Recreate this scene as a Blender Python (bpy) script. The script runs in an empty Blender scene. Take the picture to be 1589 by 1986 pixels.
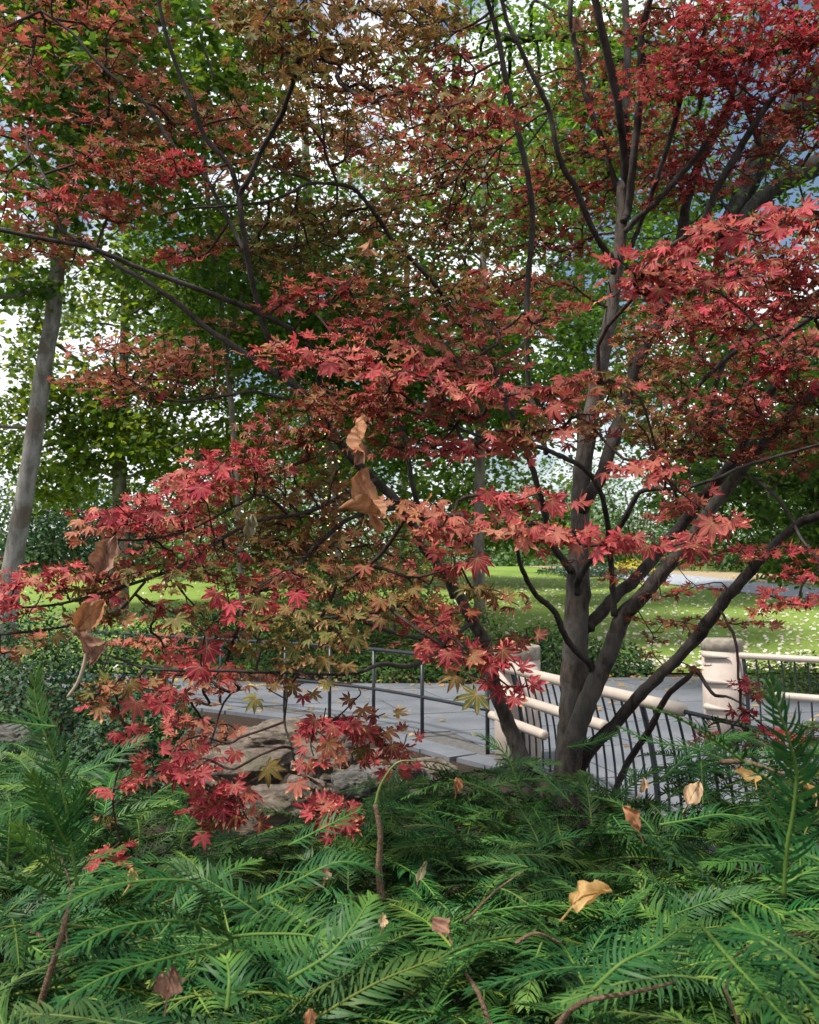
import bpy, math, random
import numpy as np
from mathutils import Vector, noise as mnoise

random.seed(7)
RNG = np.random.default_rng(11)
C = bpy.context.scene.collection
SC = bpy.context.scene

# ------------------------------------------------------------------ camera, sky, sun, exposure
F = 1590.0                       # focal length in pixels of the 1589 px wide photograph
CAM_Z = 1.70
PITCH = math.atan(137.0 / F)     # horizon lies 137 px below the middle
cam_d = bpy.data.cameras.new('camera')
cam_d.sensor_fit = 'HORIZONTAL'; cam_d.sensor_width = 36.0; cam_d.lens = 36.0 * F / 1589.0
cam_d.clip_start = 0.05; cam_d.clip_end = 500.0
cam_d.dof.use_dof = True; cam_d.dof.focus_distance = 2.9; cam_d.dof.aperture_fstop = 11.0
cam = bpy.data.objects.new('camera', cam_d); C.objects.link(cam)
cam.location = (0, 0, CAM_Z); cam.rotation_euler = (math.radians(90) + PITCH, 0, 0)
SC.camera = cam

SUN_EL, SUN_AZ = math.radians(60), math.radians(-115)     # azimuth clockwise from +Y: high on the left, a little behind the camera
world = bpy.data.worlds.new('World'); SC.world = world; world.use_nodes = True
wn, wl = world.node_tree.nodes, world.node_tree.links
wn.clear()
w_out = wn.new('ShaderNodeOutputWorld'); w_bg = wn.new('ShaderNodeBackground')
w_sky = wn.new('ShaderNodeTexSky'); w_sky.sky_type = 'NISHITA'; w_sky.sun_disc = False
w_sky.sun_elevation = SUN_EL; w_sky.sun_rotation = SUN_AZ
w_sky.air_density = 1.3; w_sky.dust_density = 0.8; w_sky.ozone_density = 0.5
w_tc = wn.new('ShaderNodeTexCoord'); w_n = wn.new('ShaderNodeTexNoise')
w_n.inputs['Scale'].default_value = 3.2; w_n.inputs['Detail'].default_value = 7; w_n.inputs['Roughness'].default_value = 0.58
w_r = wn.new('ShaderNodeMapRange'); w_r.inputs['From Min'].default_value = 0.45; w_r.inputs['From Max'].default_value = 0.54
w_mix = wn.new('ShaderNodeMix'); w_mix.data_type = 'RGBA'
w_mix.inputs['B'].default_value = (12.5, 12.9, 13.2, 1)      # bright thin cloud
wl.new(w_tc.outputs['Generated'], w_n.inputs['Vector']); wl.new(w_n.outputs['Fac'], w_r.inputs['Value'])
wl.new(w_r.outputs['Result'], w_mix.inputs['Factor']); wl.new(w_sky.outputs['Color'], w_mix.inputs['A'])
wl.new(w_mix.outputs['Result'], w_bg.inputs['Color']); wl.new(w_bg.outputs['Background'], w_out.inputs['Surface'])
w_bg.inputs['Strength'].default_value = 0.078

sun_d = bpy.data.lights.new('sun', 'SUN'); sun_d.energy = 4.2; sun_d.angle = math.radians(6); sun_d.color = (1.0, 0.95, 0.88)
sun = bpy.data.objects.new('sun', sun_d); C.objects.link(sun)
sdir = Vector((math.sin(SUN_AZ) * math.cos(SUN_EL), math.cos(SUN_AZ) * math.cos(SUN_EL), math.sin(SUN_EL)))
sun.rotation_euler = sdir.to_track_quat('Z', 'Y').to_euler(); sun.location = (0, 0, 30)

SC.view_settings.view_transform = 'Standard'; SC.view_settings.look = 'None'
SC.view_settings.gamma = 1.0; SC.view_settings.use_curve_mapping = False
SC.view_settings.exposure = 0.66
SC.cycles.max_bounces = 5; SC.cycles.diffuse_bounces = 3; SC.cycles.glossy_bounces = 2
SC.cycles.transmission_bounces = 5; SC.cycles.transparent_max_bounces = 4
SC.cycles.caustics_reflective = False; SC.cycles.caustics_refractive = False
SC.cycles.use_denoising = True; SC.cycles.use_adaptive_sampling = True; SC.cycles.adaptive_threshold = 0.015

# ------------------------------------------------------------------ helpers
SP, CP = math.sin(PITCH), math.cos(PITCH)
def at(px, py, Y):
    """Point of the place seen at photo pixel (px, py), Y metres in front of the camera."""
    u = (px - 794.5) / F; v = -(py - 993.0) / F
    t = Y / (CP - SP * v)
    return np.array([u * t, Y, CAM_Z + (SP + CP * v) * t])
def at_n(px, py, Y):
    px, py, Y = np.asarray(px, float), np.asarray(py, float), np.asarray(Y, float)
    u = (px - 794.5) / F; v = -(py - 993.0) / F
    t = Y / (CP - SP * v)
    return np.stack([u * t, Y + 0 * u, CAM_Z + (SP + CP * v) * t], -1)
def to_px(P):
    P = np.asarray(P, float); x, y, z = P[..., 0], P[..., 1], P[..., 2] - CAM_Z
    d = CP * y + SP * z; v = -SP * y + CP * z
    return 794.5 + F * x / d, 993.0 - F * v / d
def unit(v):
    v = np.asarray(v, float)
    return v / (np.linalg.norm(v, axis=-1, keepdims=True) + 1e-12)

def mesh_np(name, V, polys, cols=None, extra=None, smooth=False):
    """polys: list of (n,k) index arrays. cols: (nv,4). extra: dict name -> (nv,4)."""
    V = np.asarray(V, np.float32).reshape(-1, 3)
    polys = [np.asarray(p, np.int32) for p in polys if len(p)]
    me = bpy.data.meshes.new(name)
    me.vertices.add(len(V)); me.vertices.foreach_set('co', V.ravel())
    loops = np.concatenate([p.ravel() for p in polys])
    tot = np.concatenate([np.full(len(p), p.shape[1], np.int32) for p in polys])
    st = np.zeros(len(tot), np.int32); st[1:] = np.cumsum(tot)[:-1]
    me.loops.add(len(loops)); me.loops.foreach_set('vertex_index', loops)
    me.polygons.add(len(tot)); me.polygons.foreach_set('loop_start', st)
    me.update(calc_edges=True)
    me.polygons.foreach_set('use_smooth', np.full(len(tot), bool(smooth)))
    if cols is not None:
        a = me.color_attributes.new('Col', 'FLOAT_COLOR', 'POINT')
        a.data.foreach_set('color', np.asarray(cols, np.float32).ravel())
    for k, v in (extra or {}).items():
        a = me.color_attributes.new(k, 'FLOAT_COLOR', 'POINT')
        a.data.foreach_set('color', np.asarray(v, np.float32).ravel())
    me.validate(); me.update()
    return me
def link(name, me, mat=None, parent=None):
    o = bpy.data.objects.new(name, me); C.objects.link(o)
    if mat is not None and me is not None and len(me.materials) == 0: me.materials.append(mat)
    if parent is not None: o.parent = parent
    return o
def tag(o, label=None, cat=None, group=None, kind=None):
    if label: o['label'] = label
    if cat: o['category'] = cat
    if group: o['group'] = group
    if kind: o['kind'] = kind
    return o
def thing(name, label, cat, group=None, loc=(0, 0, 0)):
    o = bpy.data.objects.new(name, None); C.objects.link(o); o.location = loc; o.empty_display_size = 0.1
    return tag(o, label, cat, group)
class MB:
    """Collects shapes for ONE mesh."""
    def __init__(s): s.v = []; s.p = {}; s.n = 0
    def add(s, V, polys):
        V = np.asarray(V, float).reshape(-1, 3)
        for p in polys:
            p = np.asarray(p, int)
            if len(p): s.p.setdefault(p.shape[1], []).append(p + s.n)
        s.v.append(V); s.n += len(V); return s
    def box(s, c, size, rz=0.0):
        sx, sy, sz = [a / 2 for a in size]
        V = np.array([[x, y, z] for x in (-sx, sx) for y in (-sy, sy) for z in (-sz, sz)])
        ca, sa = math.cos(rz), math.sin(rz); R = np.array([[ca, -sa, 0], [sa, ca, 0], [0, 0, 1]])
        s.add(V @ R.T + np.asarray(c), [[[0, 1, 3, 2], [4, 6, 7, 5], [0, 4, 5, 1], [2, 3, 7, 6], [0, 2, 6, 4], [1, 5, 7, 3]]]); return s
    def tube(s, P, r, sides=10, caps=True):
        s.add(*tube_data(P, r, sides, caps)); return s
    def mesh(s, name, smooth=False, cols=None):
        return mesh_np(name, np.concatenate(s.v), [np.concatenate(p) for p in s.p.values()], cols, None, smooth)
    def obj(s, name, mat, parent=None, smooth=False): return link(name, s.mesh(name, smooth), mat, parent)
def catmull(P, n):
    P = np.asarray(P, float)
    Q = np.vstack([2 * P[0] - P[1], P, 2 * P[-1] - P[-2]])
    out = []
    for i in range(len(P) - 1):
        a, b, c, d = Q[i:i + 4]
        for t in np.linspace(0, 1, n, endpoint=False):
            out.append(0.5 * ((2 * b) + (c - a) * t + (2 * a - 5 * b + 4 * c - d) * t * t + (3 * b - a - 3 * c + d) * t ** 3))
    out.append(P[-1]); return np.array(out)
def tube_data(P, r, sides=10, caps=True, lump=0.0, seed=0):
    P = np.asarray(P, float); n = len(P); r = np.broadcast_to(np.asarray(r, float), (n,))
    T = unit(np.gradient(P, axis=0)); ref = np.array([0.0, 0, 1]) if abs(T[0][2]) < 0.9 else np.array([1.0, 0, 0])
    N = unit(np.cross(T[0], ref)); rings = []
    ang = np.linspace(0, 2 * np.pi, sides, endpoint=False)
    rg = np.random.default_rng(seed)
    for i in range(n):
        N = N - T[i] * np.dot(N, T[i]); N = N / (np.linalg.norm(N) + 1e-9); B = np.cross(T[i], N)
        rr = r[i] * (1 + lump * rg.normal(size=sides))
        rings.append(P[i] + (np.cos(ang) * rr)[:, None] * N + (np.sin(ang) * rr)[:, None] * B)
    V = np.concatenate(rings)
    k = np.arange(sides); k2 = (k + 1) % sides
    q = np.concatenate([np.stack([i * sides + k, i * sides + k2, (i + 1) * sides + k2, (i + 1) * sides + k], 1) for i in range(n - 1)])
    polys = [q]
    if caps: polys.append(np.stack([k[::-1], (n - 1) * sides + k]) if sides != 4 else np.stack([k[::-1], (n - 1) * sides + k]))
    return V, polys
def frusta(A, B, ra, rb, sides=4):
    """One prism per segment, vectorised."""
    A, B = np.asarray(A, float), np.asarray(B, float); n = len(A)
    T = unit(B - A); ref = np.where(np.abs(T[:, 2:3]) < 0.9, np.array([[0, 0, 1.0]]), np.array([[1.0, 0, 0]]))
    N = unit(np.cross(T, ref)); Bn = np.cross(T, N)
    ang = np.linspace(0, 2 * np.pi, sides, endpoint=False)
    ring = np.cos(ang)[None, :, None] * N[:, None] + np.sin(ang)[None, :, None] * Bn[:, None]
    VA = A[:, None] + ring * np.asarray(ra)[:, None, None]; VB = B[:, None] + ring * np.asarray(rb)[:, None, None]
    V = np.concatenate([VA, VB], 1).reshape(-1, 3)
    k = np.arange(sides); k2 = (k + 1) % sides
    q = np.stack([k, k2, k2 + sides, k + sides], 1)
    return V, [(q[None] + (np.arange(n) * 2 * sides)[:, None, None]).reshape(-1, 4)]
def vnoise(P, scale=1.0, seed=0.0):
    return np.array([mnoise.noise(Vector((p[0] * scale + seed, p[1] * scale - seed, p[2] * scale + 2.3 * seed))) for p in np.asarray(P)])

def grow(roots, targets, bf=0.35):
    """Balanced spanning tree from root points to targets. Returns parent index (into roots+targets) per target, in order added."""
    roots, targets = np.asarray(roots, float), np.asarray(targets, float)
    nr, nt = len(roots), len(targets)
    best = np.full(nt, np.inf); par = np.zeros(nt, int)
    for s in range(0, nr, 512):
        D = np.linalg.norm(targets[:, None] - roots[None, s:s + 512], axis=2)
        j = D.argmin(1); d = D[np.arange(nt), j]; m = d < best
        best[m] = d[m]; par[m] = j[m] + s
    plen = np.zeros(nt); used = np.zeros(nt, bool); order = []
    for _ in range(nt):
        c = np.where(used, np.inf, best); i = int(c.argmin()); used[i] = True; order.append(i)
        pl = np.linalg.norm(targets[i] - (roots[par[i]] if par[i] < nr else targets[par[i] - nr]))
        plen[i] = pl + (plen[par[i] - nr] if par[i] >= nr else 0)
        d = np.linalg.norm(targets - targets[i], axis=1); cost = d + bf * plen[i]
        m = (~used) & (cost < best); best[m] = cost[m]; par[m] = i + nr
    return par, order
def tree_segments(roots, targets, par, order, r_of, bend=0.12, rng=RNG, sub=3):
    """Curved segments of a grown tree: arrays A, B, ra, rb, owner (index of the first target of each limb)."""
    nr = len(roots); nt = len(targets); cnt = np.ones(nt); head = np.zeros(nt, int)
    for i in reversed(order):
        if par[i] >= nr: cnt[par[i] - nr] += cnt[i]
    for i in order: head[i] = i if par[i] < nr else head[par[i] - nr]
    A, B, RA, RB, H = [], [], [], [], []
    tang = {}
    for i in order:
        a = roots[par[i]] if par[i] < nr else targets[par[i] - nr]; b = targets[i]
        L = np.linalg.norm(b - a); d = (b - a) / (L + 1e-9)
        t0 = tang.get(par[i] - nr, d) if par[i] >= nr else (unit(d + np.array([0, 0, 0.5])) if d[2] > -0.1 else d)
        t0 = unit(t0 + 0.6 * d)
        off = rng.normal(size=3) * bend * L * 0.4
        c1 = a + t0 * L * 0.35 + off; c2 = b - d * L * 0.3 + off * 0.5
        ts = np.linspace(0, 1, sub + 1)[:, None]
        P = (1 - ts) ** 3 * a + 3 * (1 - ts) ** 2 * ts * c1 + 3 * (1 - ts) * ts ** 2 * c2 + ts ** 3 * b
        tang[i] = unit(P[-1] - P[-2])
        r1 = r_of(cnt[i]); r0 = r1 * 1.12
        rr = np.linspace(r0, r1, sub + 1)
        A.append(P[:-1]); B.append(P[1:]); RA.append(rr[:-1]); RB.append(rr[1:]); H += [head[i]] * sub
    return np.concatenate(A), np.concatenate(B), np.concatenate(RA), np.concatenate(RB), np.array(H), cnt, tang

# ------------------------------------------------------------------ materials
MATS = {}
def nodemat(name):
    m = bpy.data.materials.new(name); m.use_nodes = True; MATS[name] = m
    nt = m.node_tree; nt.nodes.clear()
    out = nt.nodes.new('ShaderNodeOutputMaterial')
    return m, nt.nodes, nt.links, out
def mixc(n, l, fac, a, b, mode='MIX'):
    x = n.new('ShaderNodeMix'); x.data_type = 'RGBA'; x.blend_type = mode
    for s, v in (('Factor', fac), ('A', a), ('B', b)):
        if hasattr(v, 'is_linked') or isinstance(v, bpy.types.NodeSocket): l.new(v, x.inputs[s])
        elif s == 'Factor': x.inputs[s].default_value = v
        else: x.inputs[s].default_value = (*v, 1) if len(v) == 3 else v
    return x.outputs['Result']
def tex_noise(n, l, scale, detail=5, rough=0.55, coord='Object', vec=None):
    t = n.new('ShaderNodeTexNoise'); t.inputs['Scale'].default_value = scale; t.inputs['Detail'].default_value = detail
    t.inputs['Roughness'].default_value = rough
    if vec is None:
        c = n.new('ShaderNodeTexCoord'); vec = c.outputs[coord]
    l.new(vec, t.inputs['Vector']); return t.outputs['Fac']
def ramp(n, l, val, a, b, lo=0.0, hi=1.0):
    r = n.new('ShaderNodeMapRange'); r.interpolation_type = 'SMOOTHSTEP'
    r.inputs['From Min'].default_value = a; r.inputs['From Max'].default_value = b
    r.inputs['To Min'].default_value = lo; r.inputs['To Max'].default_value = hi
    l.new(val, r.inputs['Value']); return r.outputs['Result']
def bump(n, l, h, strength=0.4, dist=0.02):
    b = n.new('ShaderNodeBump'); b.inputs['Strength'].default_value = strength; b.inputs['Distance'].default_value = dist
    l.new(h, b.inputs['Height']); return b.outputs['Normal']
def principled(n, l, out, col, rough=0.7, normal=None, spec=0.4, metal=0.0):
    p = n.new('ShaderNodeBsdfPrincipled')
    if isinstance(col, bpy.types.NodeSocket): l.new(col, p.inputs['Base Color'])
    else: p.inputs['Base Color'].default_value = (*col, 1)
    if isinstance(rough, bpy.types.NodeSocket): l.new(rough, p.inputs['Roughness'])
    else: p.inputs['Roughness'].default_value = rough
    p.inputs['Specular IOR Level'].default_value = spec; p.inputs['Metallic'].default_value = metal
    if normal is not None: l.new(normal, p.inputs['Normal'])
    if out is not None: l.new(p.outputs['BSDF'], out.inputs['Surface'])
    return p
def leafy(n, l, out, col, rough=0.5, trans=0.35, spec=0.35, normal=None, tmul=(1.25, 1.2, 0.8)):
    p = principled(n, l, None, col, rough, normal, spec)
    t = n.new('ShaderNodeBsdfTranslucent')
    l.new(mixc(n, l, 1.0, col, tmul, 'MULTIPLY'), t.inputs['Color'])
    m = n.new('ShaderNodeMixShader'); m.inputs['Fac'].default_value = trans
    l.new(p.outputs['BSDF'], m.inputs[1]); l.new(t.outputs['BSDF'], m.inputs[2]); l.new(m.outputs['Shader'], out.inputs['Surface'])

def maple_leaf_mat(name, part):
    m, n, l, out = nodemat(name)
    if part:
        oi = n.new('ShaderNodeObjectInfo'); col, alpha = oi.outputs['Color'], oi.outputs['Alpha']
    else:
        a = n.new('ShaderNodeAttribute'); a.attribute_name = 'Col'; col, alpha = a.outputs['Color'], a.outputs['Alpha']
    lf = n.new('ShaderNodeAttribute'); lf.attribute_name = 'lobe'
    sep = n.new('ShaderNodeSeparateColor'); l.new(lf.outputs['Color'], sep.inputs['Color'])
    t, g, rnd = sep.outputs['Red'], sep.outputs['Green'], sep.outputs['Blue']
    geo = n.new('ShaderNodeNewGeometry')
    nz = tex_noise(n, l, 55, 3, 0.6, vec=geo.outputs['Position'])
    nz2 = tex_noise(n, l, 420, 2, 0.6, vec=geo.outputs['Position'])
    # olive heart of the leaf
    inner = ramp(n, l, t, 0.62, 0.12)
    mm = n.new('ShaderNodeMath'); mm.operation = 'MULTIPLY'; l.new(inner, mm.inputs[0]); l.new(alpha, mm.inputs[1])
    c = mixc(n, l, mm.outputs[0], col, (0.115, 0.125, 0.022))
    c = mixc(n, l, ramp(n, l, nz, 0.35, 0.75, 0.0, 0.45), c, mixc(n, l, 1.0, c, (0.5, 0.42, 0.45), 'MULTIPLY'))
    c = mixc(n, l, ramp(n, l, nz2, 0.5, 0.8, 0.0, 0.35), c, (0.40, 0.14, 0.11))
    # pale veins
    vein = ramp(n, l, g, 0.24, 0.03, 0.0, 0.7)
    c = mixc(n, l, vein, c, (0.46, 0.20, 0.12))
    # dried tips and rims
    add = n.new('ShaderNodeMath'); add.operation = 'MULTIPLY_ADD'
    l.new(nz, add.inputs[0]); add.inputs[1].default_value = 0.55; l.new(t, add.inputs[2])
    ad2 = n.new('ShaderNodeMath'); ad2.operation = 'ADD'; l.new(add.outputs[0], ad2.inputs[0]); l.new(rnd, ad2.inputs[1])
    tip = ramp(n, l, ad2.outputs[0], 1.16, 1.26, 0.0, 0.9)
    c = mixc(n, l, tip, c, (0.66, 0.33, 0.16))
    leafy(n, l, out, c, 0.58, 0.36, 0.16, bump(n, l, nz2, 0.25, 0.002), (1.12, 0.93, 0.95))
    return m
M_LEAF_PART = maple_leaf_mat('maple_leaf_single', True)
M_LEAF_MASS = maple_leaf_mat('maple_leaf_mass', False)

def green_leaf_mat(name, rough=0.5, trans=0.4, spec=0.4, tmul=(1.35, 1.35, 0.55)):
    m, n, l, out = nodemat(name)
    a = n.new('ShaderNodeAttribute'); a.attribute_name = 'Col'
    leafy(n, l, out, a.outputs['Color'], rough, trans, spec, None, tmul); return m
M_TREE_LEAF = green_leaf_mat('tree_leaf', 0.6, 0.58, 0.15, (1.7, 1.6, 0.5))
M_SHRUB_LEAF = green_leaf_mat('shrub_leaf', 0.5, 0.2, 0.25)

def bark_mat(name, dark, light, scale=18, patch=0.0, patch_col=(0.3, 0.29, 0.26), stretch=0.25, bumpd=0.012):
    m, n, l, out = nodemat(name)
    c = n.new('ShaderNodeTexCoord'); mp = n.new('ShaderNodeMapping'); mp.inputs['Scale'].default_value = (1, 1, stretch)
    l.new(c.outputs['Object'], mp.inputs['Vector'])
    a = tex_noise(n, l, scale, 8, 0.65, vec=mp.outputs['Vector']); b = tex_noise(n, l, scale * 0.22, 4, 0.5)
    f = tex_noise(n, l, scale * 6, 3, 0.6)
    col = mixc(n, l, ramp(n, l, a, 0.3, 0.7), dark, light)
    col = mixc(n, l, ramp(n, l, f, 0.62, 0.72, 0, 0.5), col, tuple(min(1, x * 1.9) for x in light))
    if patch: col = mixc(n, l, ramp(n, l, b, 0.5, 0.56, 0, patch), col, patch_col)
    hh = n.new('ShaderNodeMath'); hh.operation = 'MULTIPLY_ADD'; l.new(f, hh.inputs[0]); hh.inputs[1].default_value = 0.35; l.new(a, hh.inputs[2])
    principled(n, l, out, col, 0.85, bump(n, l, hh.outputs[0], 1.0, bumpd * 1.6), 0.25); return m
M_BACKLIT_LIMB_BARK = bark_mat('maple_limb_bark_backlit', (0.012, 0.0095, 0.008), (0.052, 0.041, 0.034), 26, 0.3, (0.08, 0.075, 0.07), 0.3, 0.006)  # limbs: trunk bark painted darker, their backlit shade put into the colour
M_TRUNK_BARK = bark_mat('maple_trunk_bark', (0.022, 0.0175, 0.0145), (0.098, 0.079, 0.064), 30, 0.35, (0.12, 0.115, 0.105), 0.3, 0.009)
M_TWIG = bark_mat('maple_twig_bark', (0.028, 0.015, 0.013), (0.075, 0.04, 0.032), 30)
M_PLANE_BARK = bark_mat('plane_tree_bark', (0.11, 0.10, 0.085), (0.28, 0.27, 0.25), 7, 0.75, (0.12, 0.095, 0.07), 0.35, 0.02)
M_OAK_BARK = bark_mat('oak_bark', (0.012, 0.011, 0.010), (0.055, 0.05, 0.045), 9, 0, (0, 0, 0), 0.2, 0.05)
M_GREY_BARK = bark_mat('grey_bark', (0.09, 0.075, 0.06), (0.24, 0.205, 0.175), 8)
M_STALK = bark_mat('shrub_stalk_bark', (0.07, 0.04, 0.025), (0.22, 0.14, 0.085), 30)

def simple_mat(name, col, rough=0.6, var=0.25, scale=8, spec=0.4, metal=0.0, b=0.0, dirt=None):
    m, n, l, out = nodemat(name)
    a = tex_noise(n, l, scale, 6, 0.6)
    c = mixc(n, l, ramp(n, l, a, 0.3, 0.75), tuple(x * (1 - var) for x in col), tuple(min(1, x * (1 + var)) for x in col))
    if dirt: c = mixc(n, l, ramp(n, l, tex_noise(n, l, scale * 0.5, 5, 0.7), 0.55, 0.72, 0, 0.6), c, dirt)
    principled(n, l, out, c, rough, bump(n, l, a, b, 0.01) if b else None, spec, metal); return m
M_POST = simple_mat('painted_concrete', (0.42, 0.345, 0.295), 0.65, 0.12, 6, 0.3, 0, 0.25, (0.33, 0.27, 0.22))
M_CAP = simple_mat('weathered_cap', (0.26, 0.225, 0.18), 0.9, 0.35, 14, 0.2, 0, 0.4, (0.14, 0.12, 0.10))
M_RAIL = simple_mat('painted_tube', (0.42, 0.355, 0.30), 0.5, 0.12, 7, 0.3, 0, 0.15, (0.34, 0.26, 0.19))
M_BAR = simple_mat('dark_painted_bar', (0.022, 0.028, 0.034), 0.45, 0.2, 10)
M_BLACK = simple_mat('black_handrail_paint', (0.02, 0.023, 0.028), 0.4, 0.2, 10)
M_STEM = simple_mat('yew_green_stem', (0.13, 0.16, 0.04), 0.5, 0.2, 20)

def needle_mat():
    m, n, l, out = nodemat('yew_needle')
    a = n.new('ShaderNodeAttribute'); a.attribute_name = 'Col'
    oi = n.new('ShaderNodeObjectInfo')
    c = mixc(n, l, 1.0, a.outputs['Color'], oi.outputs['Color'], 'MULTIPLY')
    p = leafy(n, l, out, c, 0.48, 0.08, 0.17, None, (1.3, 1.3, 0.6)); return m
M_NEEDLE = needle_mat()

HG = 'dry leaves caught in the maple'
def dry_leaf_mat(name, a_, b_):
    m, n, l, out = nodemat(name)
    c = n.new('ShaderNodeTexCoord')
    w = n.new('ShaderNodeTexWave'); w.wave_type = 'BANDS'; w.bands_direction = 'DIAGONAL'; w.inputs['Scale'].default_value = 26; w.inputs['Distortion'].default_value = 2.5
    l.new(c.outputs['Object'], w.inputs['Vector'])
    nz = tex_noise(n, l, 25, 6, 0.65)
    col = mixc(n, l, ramp(n, l, nz, 0.3, 0.7), a_, b_)
    col = mixc(n, l, ramp(n, l, w.outputs['Fac'], 0.75, 1.0, 0, 0.4), col, tuple(x * 0.55 for x in a_))
    leafy(n, l, out, col, 0.6, 0.25, 0.3, bump(n, l, w.outputs['Fac'], 0.4, 0.004), (1.2, 1.0, 0.8)); return m
M_DRY = [dry_leaf_mat('dry_leaf_orange', (0.27, 0.115, 0.05), (0.40, 0.19, 0.085)),
         dry_leaf_mat('dry_leaf_brown', (0.17, 0.085, 0.055), (0.32, 0.17, 0.11)),
         dry_leaf_mat('dry_leaf_golden', (0.36, 0.20, 0.06), (0.50, 0.33, 0.13)),
         dry_leaf_mat('dry_leaf_tan', (0.36, 0.23, 0.13), (0.50, 0.34, 0.20)),
         dry_leaf_mat('dry_leaf_grey_green', (0.12, 0.12, 0.06), (0.24, 0.21, 0.12))]

def lawn_mat():
    m, n, l, out = nodemat('lawn_grass')
    a = tex_noise(n, l, 0.5, 4, 0.6); b = tex_noise(n, l, 26, 6, 0.75); d = tex_noise(n, l, 5, 5, 0.7)
    c = mixc(n, l, ramp(n, l, b, 0.25, 0.75), (0.09, 0.16, 0.022), (0.28, 0.38, 0.07))
    c = mixc(n, l, ramp(n, l, d, 0.45, 0.75, 0, 0.5), c, (0.24, 0.24, 0.09))
    c = mixc(n, l, ramp(n, l, a, 0.4, 0.7, 0, 0.4), c, (0.10, 0.20, 0.03))
    principled(n, l, out, c, 0.9, bump(n, l, b, 0.8, 0.05), 0.15); return m
M_LAWN = lawn_mat()
def soil_mat():
    m, n, l, out = nodemat('mulch_soil')
    b = tex_noise(n, l, 30, 7, 0.75); a = tex_noise(n, l, 3, 4, 0.6)
    c = mixc(n, l, ramp(n, l, b, 0.3, 0.7), (0.014, 0.010, 0.008), (0.075, 0.05, 0.036))
    c = mixc(n, l, ramp(n, l, a, 0.5, 0.65, 0, 0.5), c, (0.04, 0.035, 0.02))
    principled(n, l, out, c, 0.95, bump(n, l, b, 1.0, 0.03), 0.15); return m
M_SOIL = soil_mat()
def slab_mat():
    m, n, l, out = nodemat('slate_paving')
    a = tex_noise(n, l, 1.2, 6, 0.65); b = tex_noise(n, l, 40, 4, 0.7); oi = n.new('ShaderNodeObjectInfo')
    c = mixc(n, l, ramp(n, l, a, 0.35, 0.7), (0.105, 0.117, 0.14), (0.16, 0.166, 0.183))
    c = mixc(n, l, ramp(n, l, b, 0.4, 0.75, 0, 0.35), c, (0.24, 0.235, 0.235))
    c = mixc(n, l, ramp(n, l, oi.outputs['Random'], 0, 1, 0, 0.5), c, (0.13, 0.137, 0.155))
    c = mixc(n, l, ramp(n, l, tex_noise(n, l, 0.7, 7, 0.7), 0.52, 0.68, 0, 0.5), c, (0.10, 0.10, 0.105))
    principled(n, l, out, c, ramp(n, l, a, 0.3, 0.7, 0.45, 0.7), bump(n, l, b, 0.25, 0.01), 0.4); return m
M_SLAB = slab_mat()
M_JOINT = simple_mat('paving_joint', (0.10, 0.095, 0.09), 0.9, 0.3, 20)
M_ASPHALT = simple_mat('pale_footpath', (0.30, 0.32, 0.36), 0.8, 0.12, 6)
def rock_mat(name, a_, b_, moss=0.5):
    m, n, l, out = nodemat(name)
    c = n.new('ShaderNodeTexCoord'); mp = n.new('ShaderNodeMapping'); mp.inputs['Scale'].default_value = (1, 1, 1.8)
    l.new(c.outputs['Object'], mp.inputs['Vector'])
    f = tex_noise(n, l, 6.5, 10, 0.72, vec=mp.outputs['Vector']); g = tex_noise(n, l, 2.0, 5, 0.6); h = tex_noise(n, l, 30, 4, 0.7)
    col = mixc(n, l, ramp(n, l, f, 0.32, 0.68), a_, b_)
    col = mixc(n, l, ramp(n, l, h, 0.5, 0.75, 0, 0.35), col, (0.30, 0.26, 0.22))
    col = mixc(n, l, ramp(n, l, g, 0.5, 0.66, 0, moss), col, (0.10, 0.11, 0.055))
    principled(n, l, out, col, 0.9, bump(n, l, f, 1.0, 0.07), 0.2); return m
M_ROCK = [rock_mat('sandstone', (0.07, 0.053, 0.042), (0.27, 0.215, 0.17), 0.4),
          rock_mat('grey_stone', (0.06, 0.056, 0.05), (0.20, 0.19, 0.175), 0.4),
          rock_mat('dark_stone', (0.045, 0.038, 0.036), (0.15, 0.12, 0.10), 0.2)]

# ------------------------------------------------------------------ ground, lawn, paths
def terrain(X, Y):
    X, Y = np.asarray(X, float), np.asarray(Y, float)
    d = np.clip(Y - 15.5, 0, 32.0)
    far = np.clip(Y - 47.5, 0, None)
    return 0.085 * d * d / (d + 1.2) + 0.012 * far + 0.0
def sheet(name, xs, ys, dz, mat, jitter=0.0, smooth=True):
    X, Y = np.meshgrid(xs, ys); Z = terrain(X, Y) + dz
    V = np.stack([X, Y, Z], -1).reshape(-1, 3)
    if jitter: V[:, 2] += jitter * vnoise(V, 1.3)
    nx, ny = len(xs), len(ys)
    i = (np.arange(ny - 1)[:, None] * nx + np.arange(nx - 1)[None]).ravel()
    q = np.stack([i, i + 1, i + nx + 1, i + nx], 1)
    return link(name, mesh_np(name, V, [q], smooth=smooth), mat)
g = sheet('ground', np.concatenate([[-220, -120, -60], np.linspace(-30, 30, 41), [60, 120, 220]]),
          np.concatenate([np.linspace(-12, 50, 63), [80, 140, 260]]), -0.03, M_SOIL, 0.0)
tag(g, 'brown mulch and soil ground', kind='structure')
lw = sheet('lawn', np.concatenate([[-200, -100, -50], np.linspace(-26, 26, 53), [50, 100, 200]]),
           np.concatenate([np.linspace(15.6, 52, 60), [80, 140, 240]]), 0.012, M_LAWN, 0.012)
tag(lw, 'green lawn rising behind the path', kind='structure')

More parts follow.
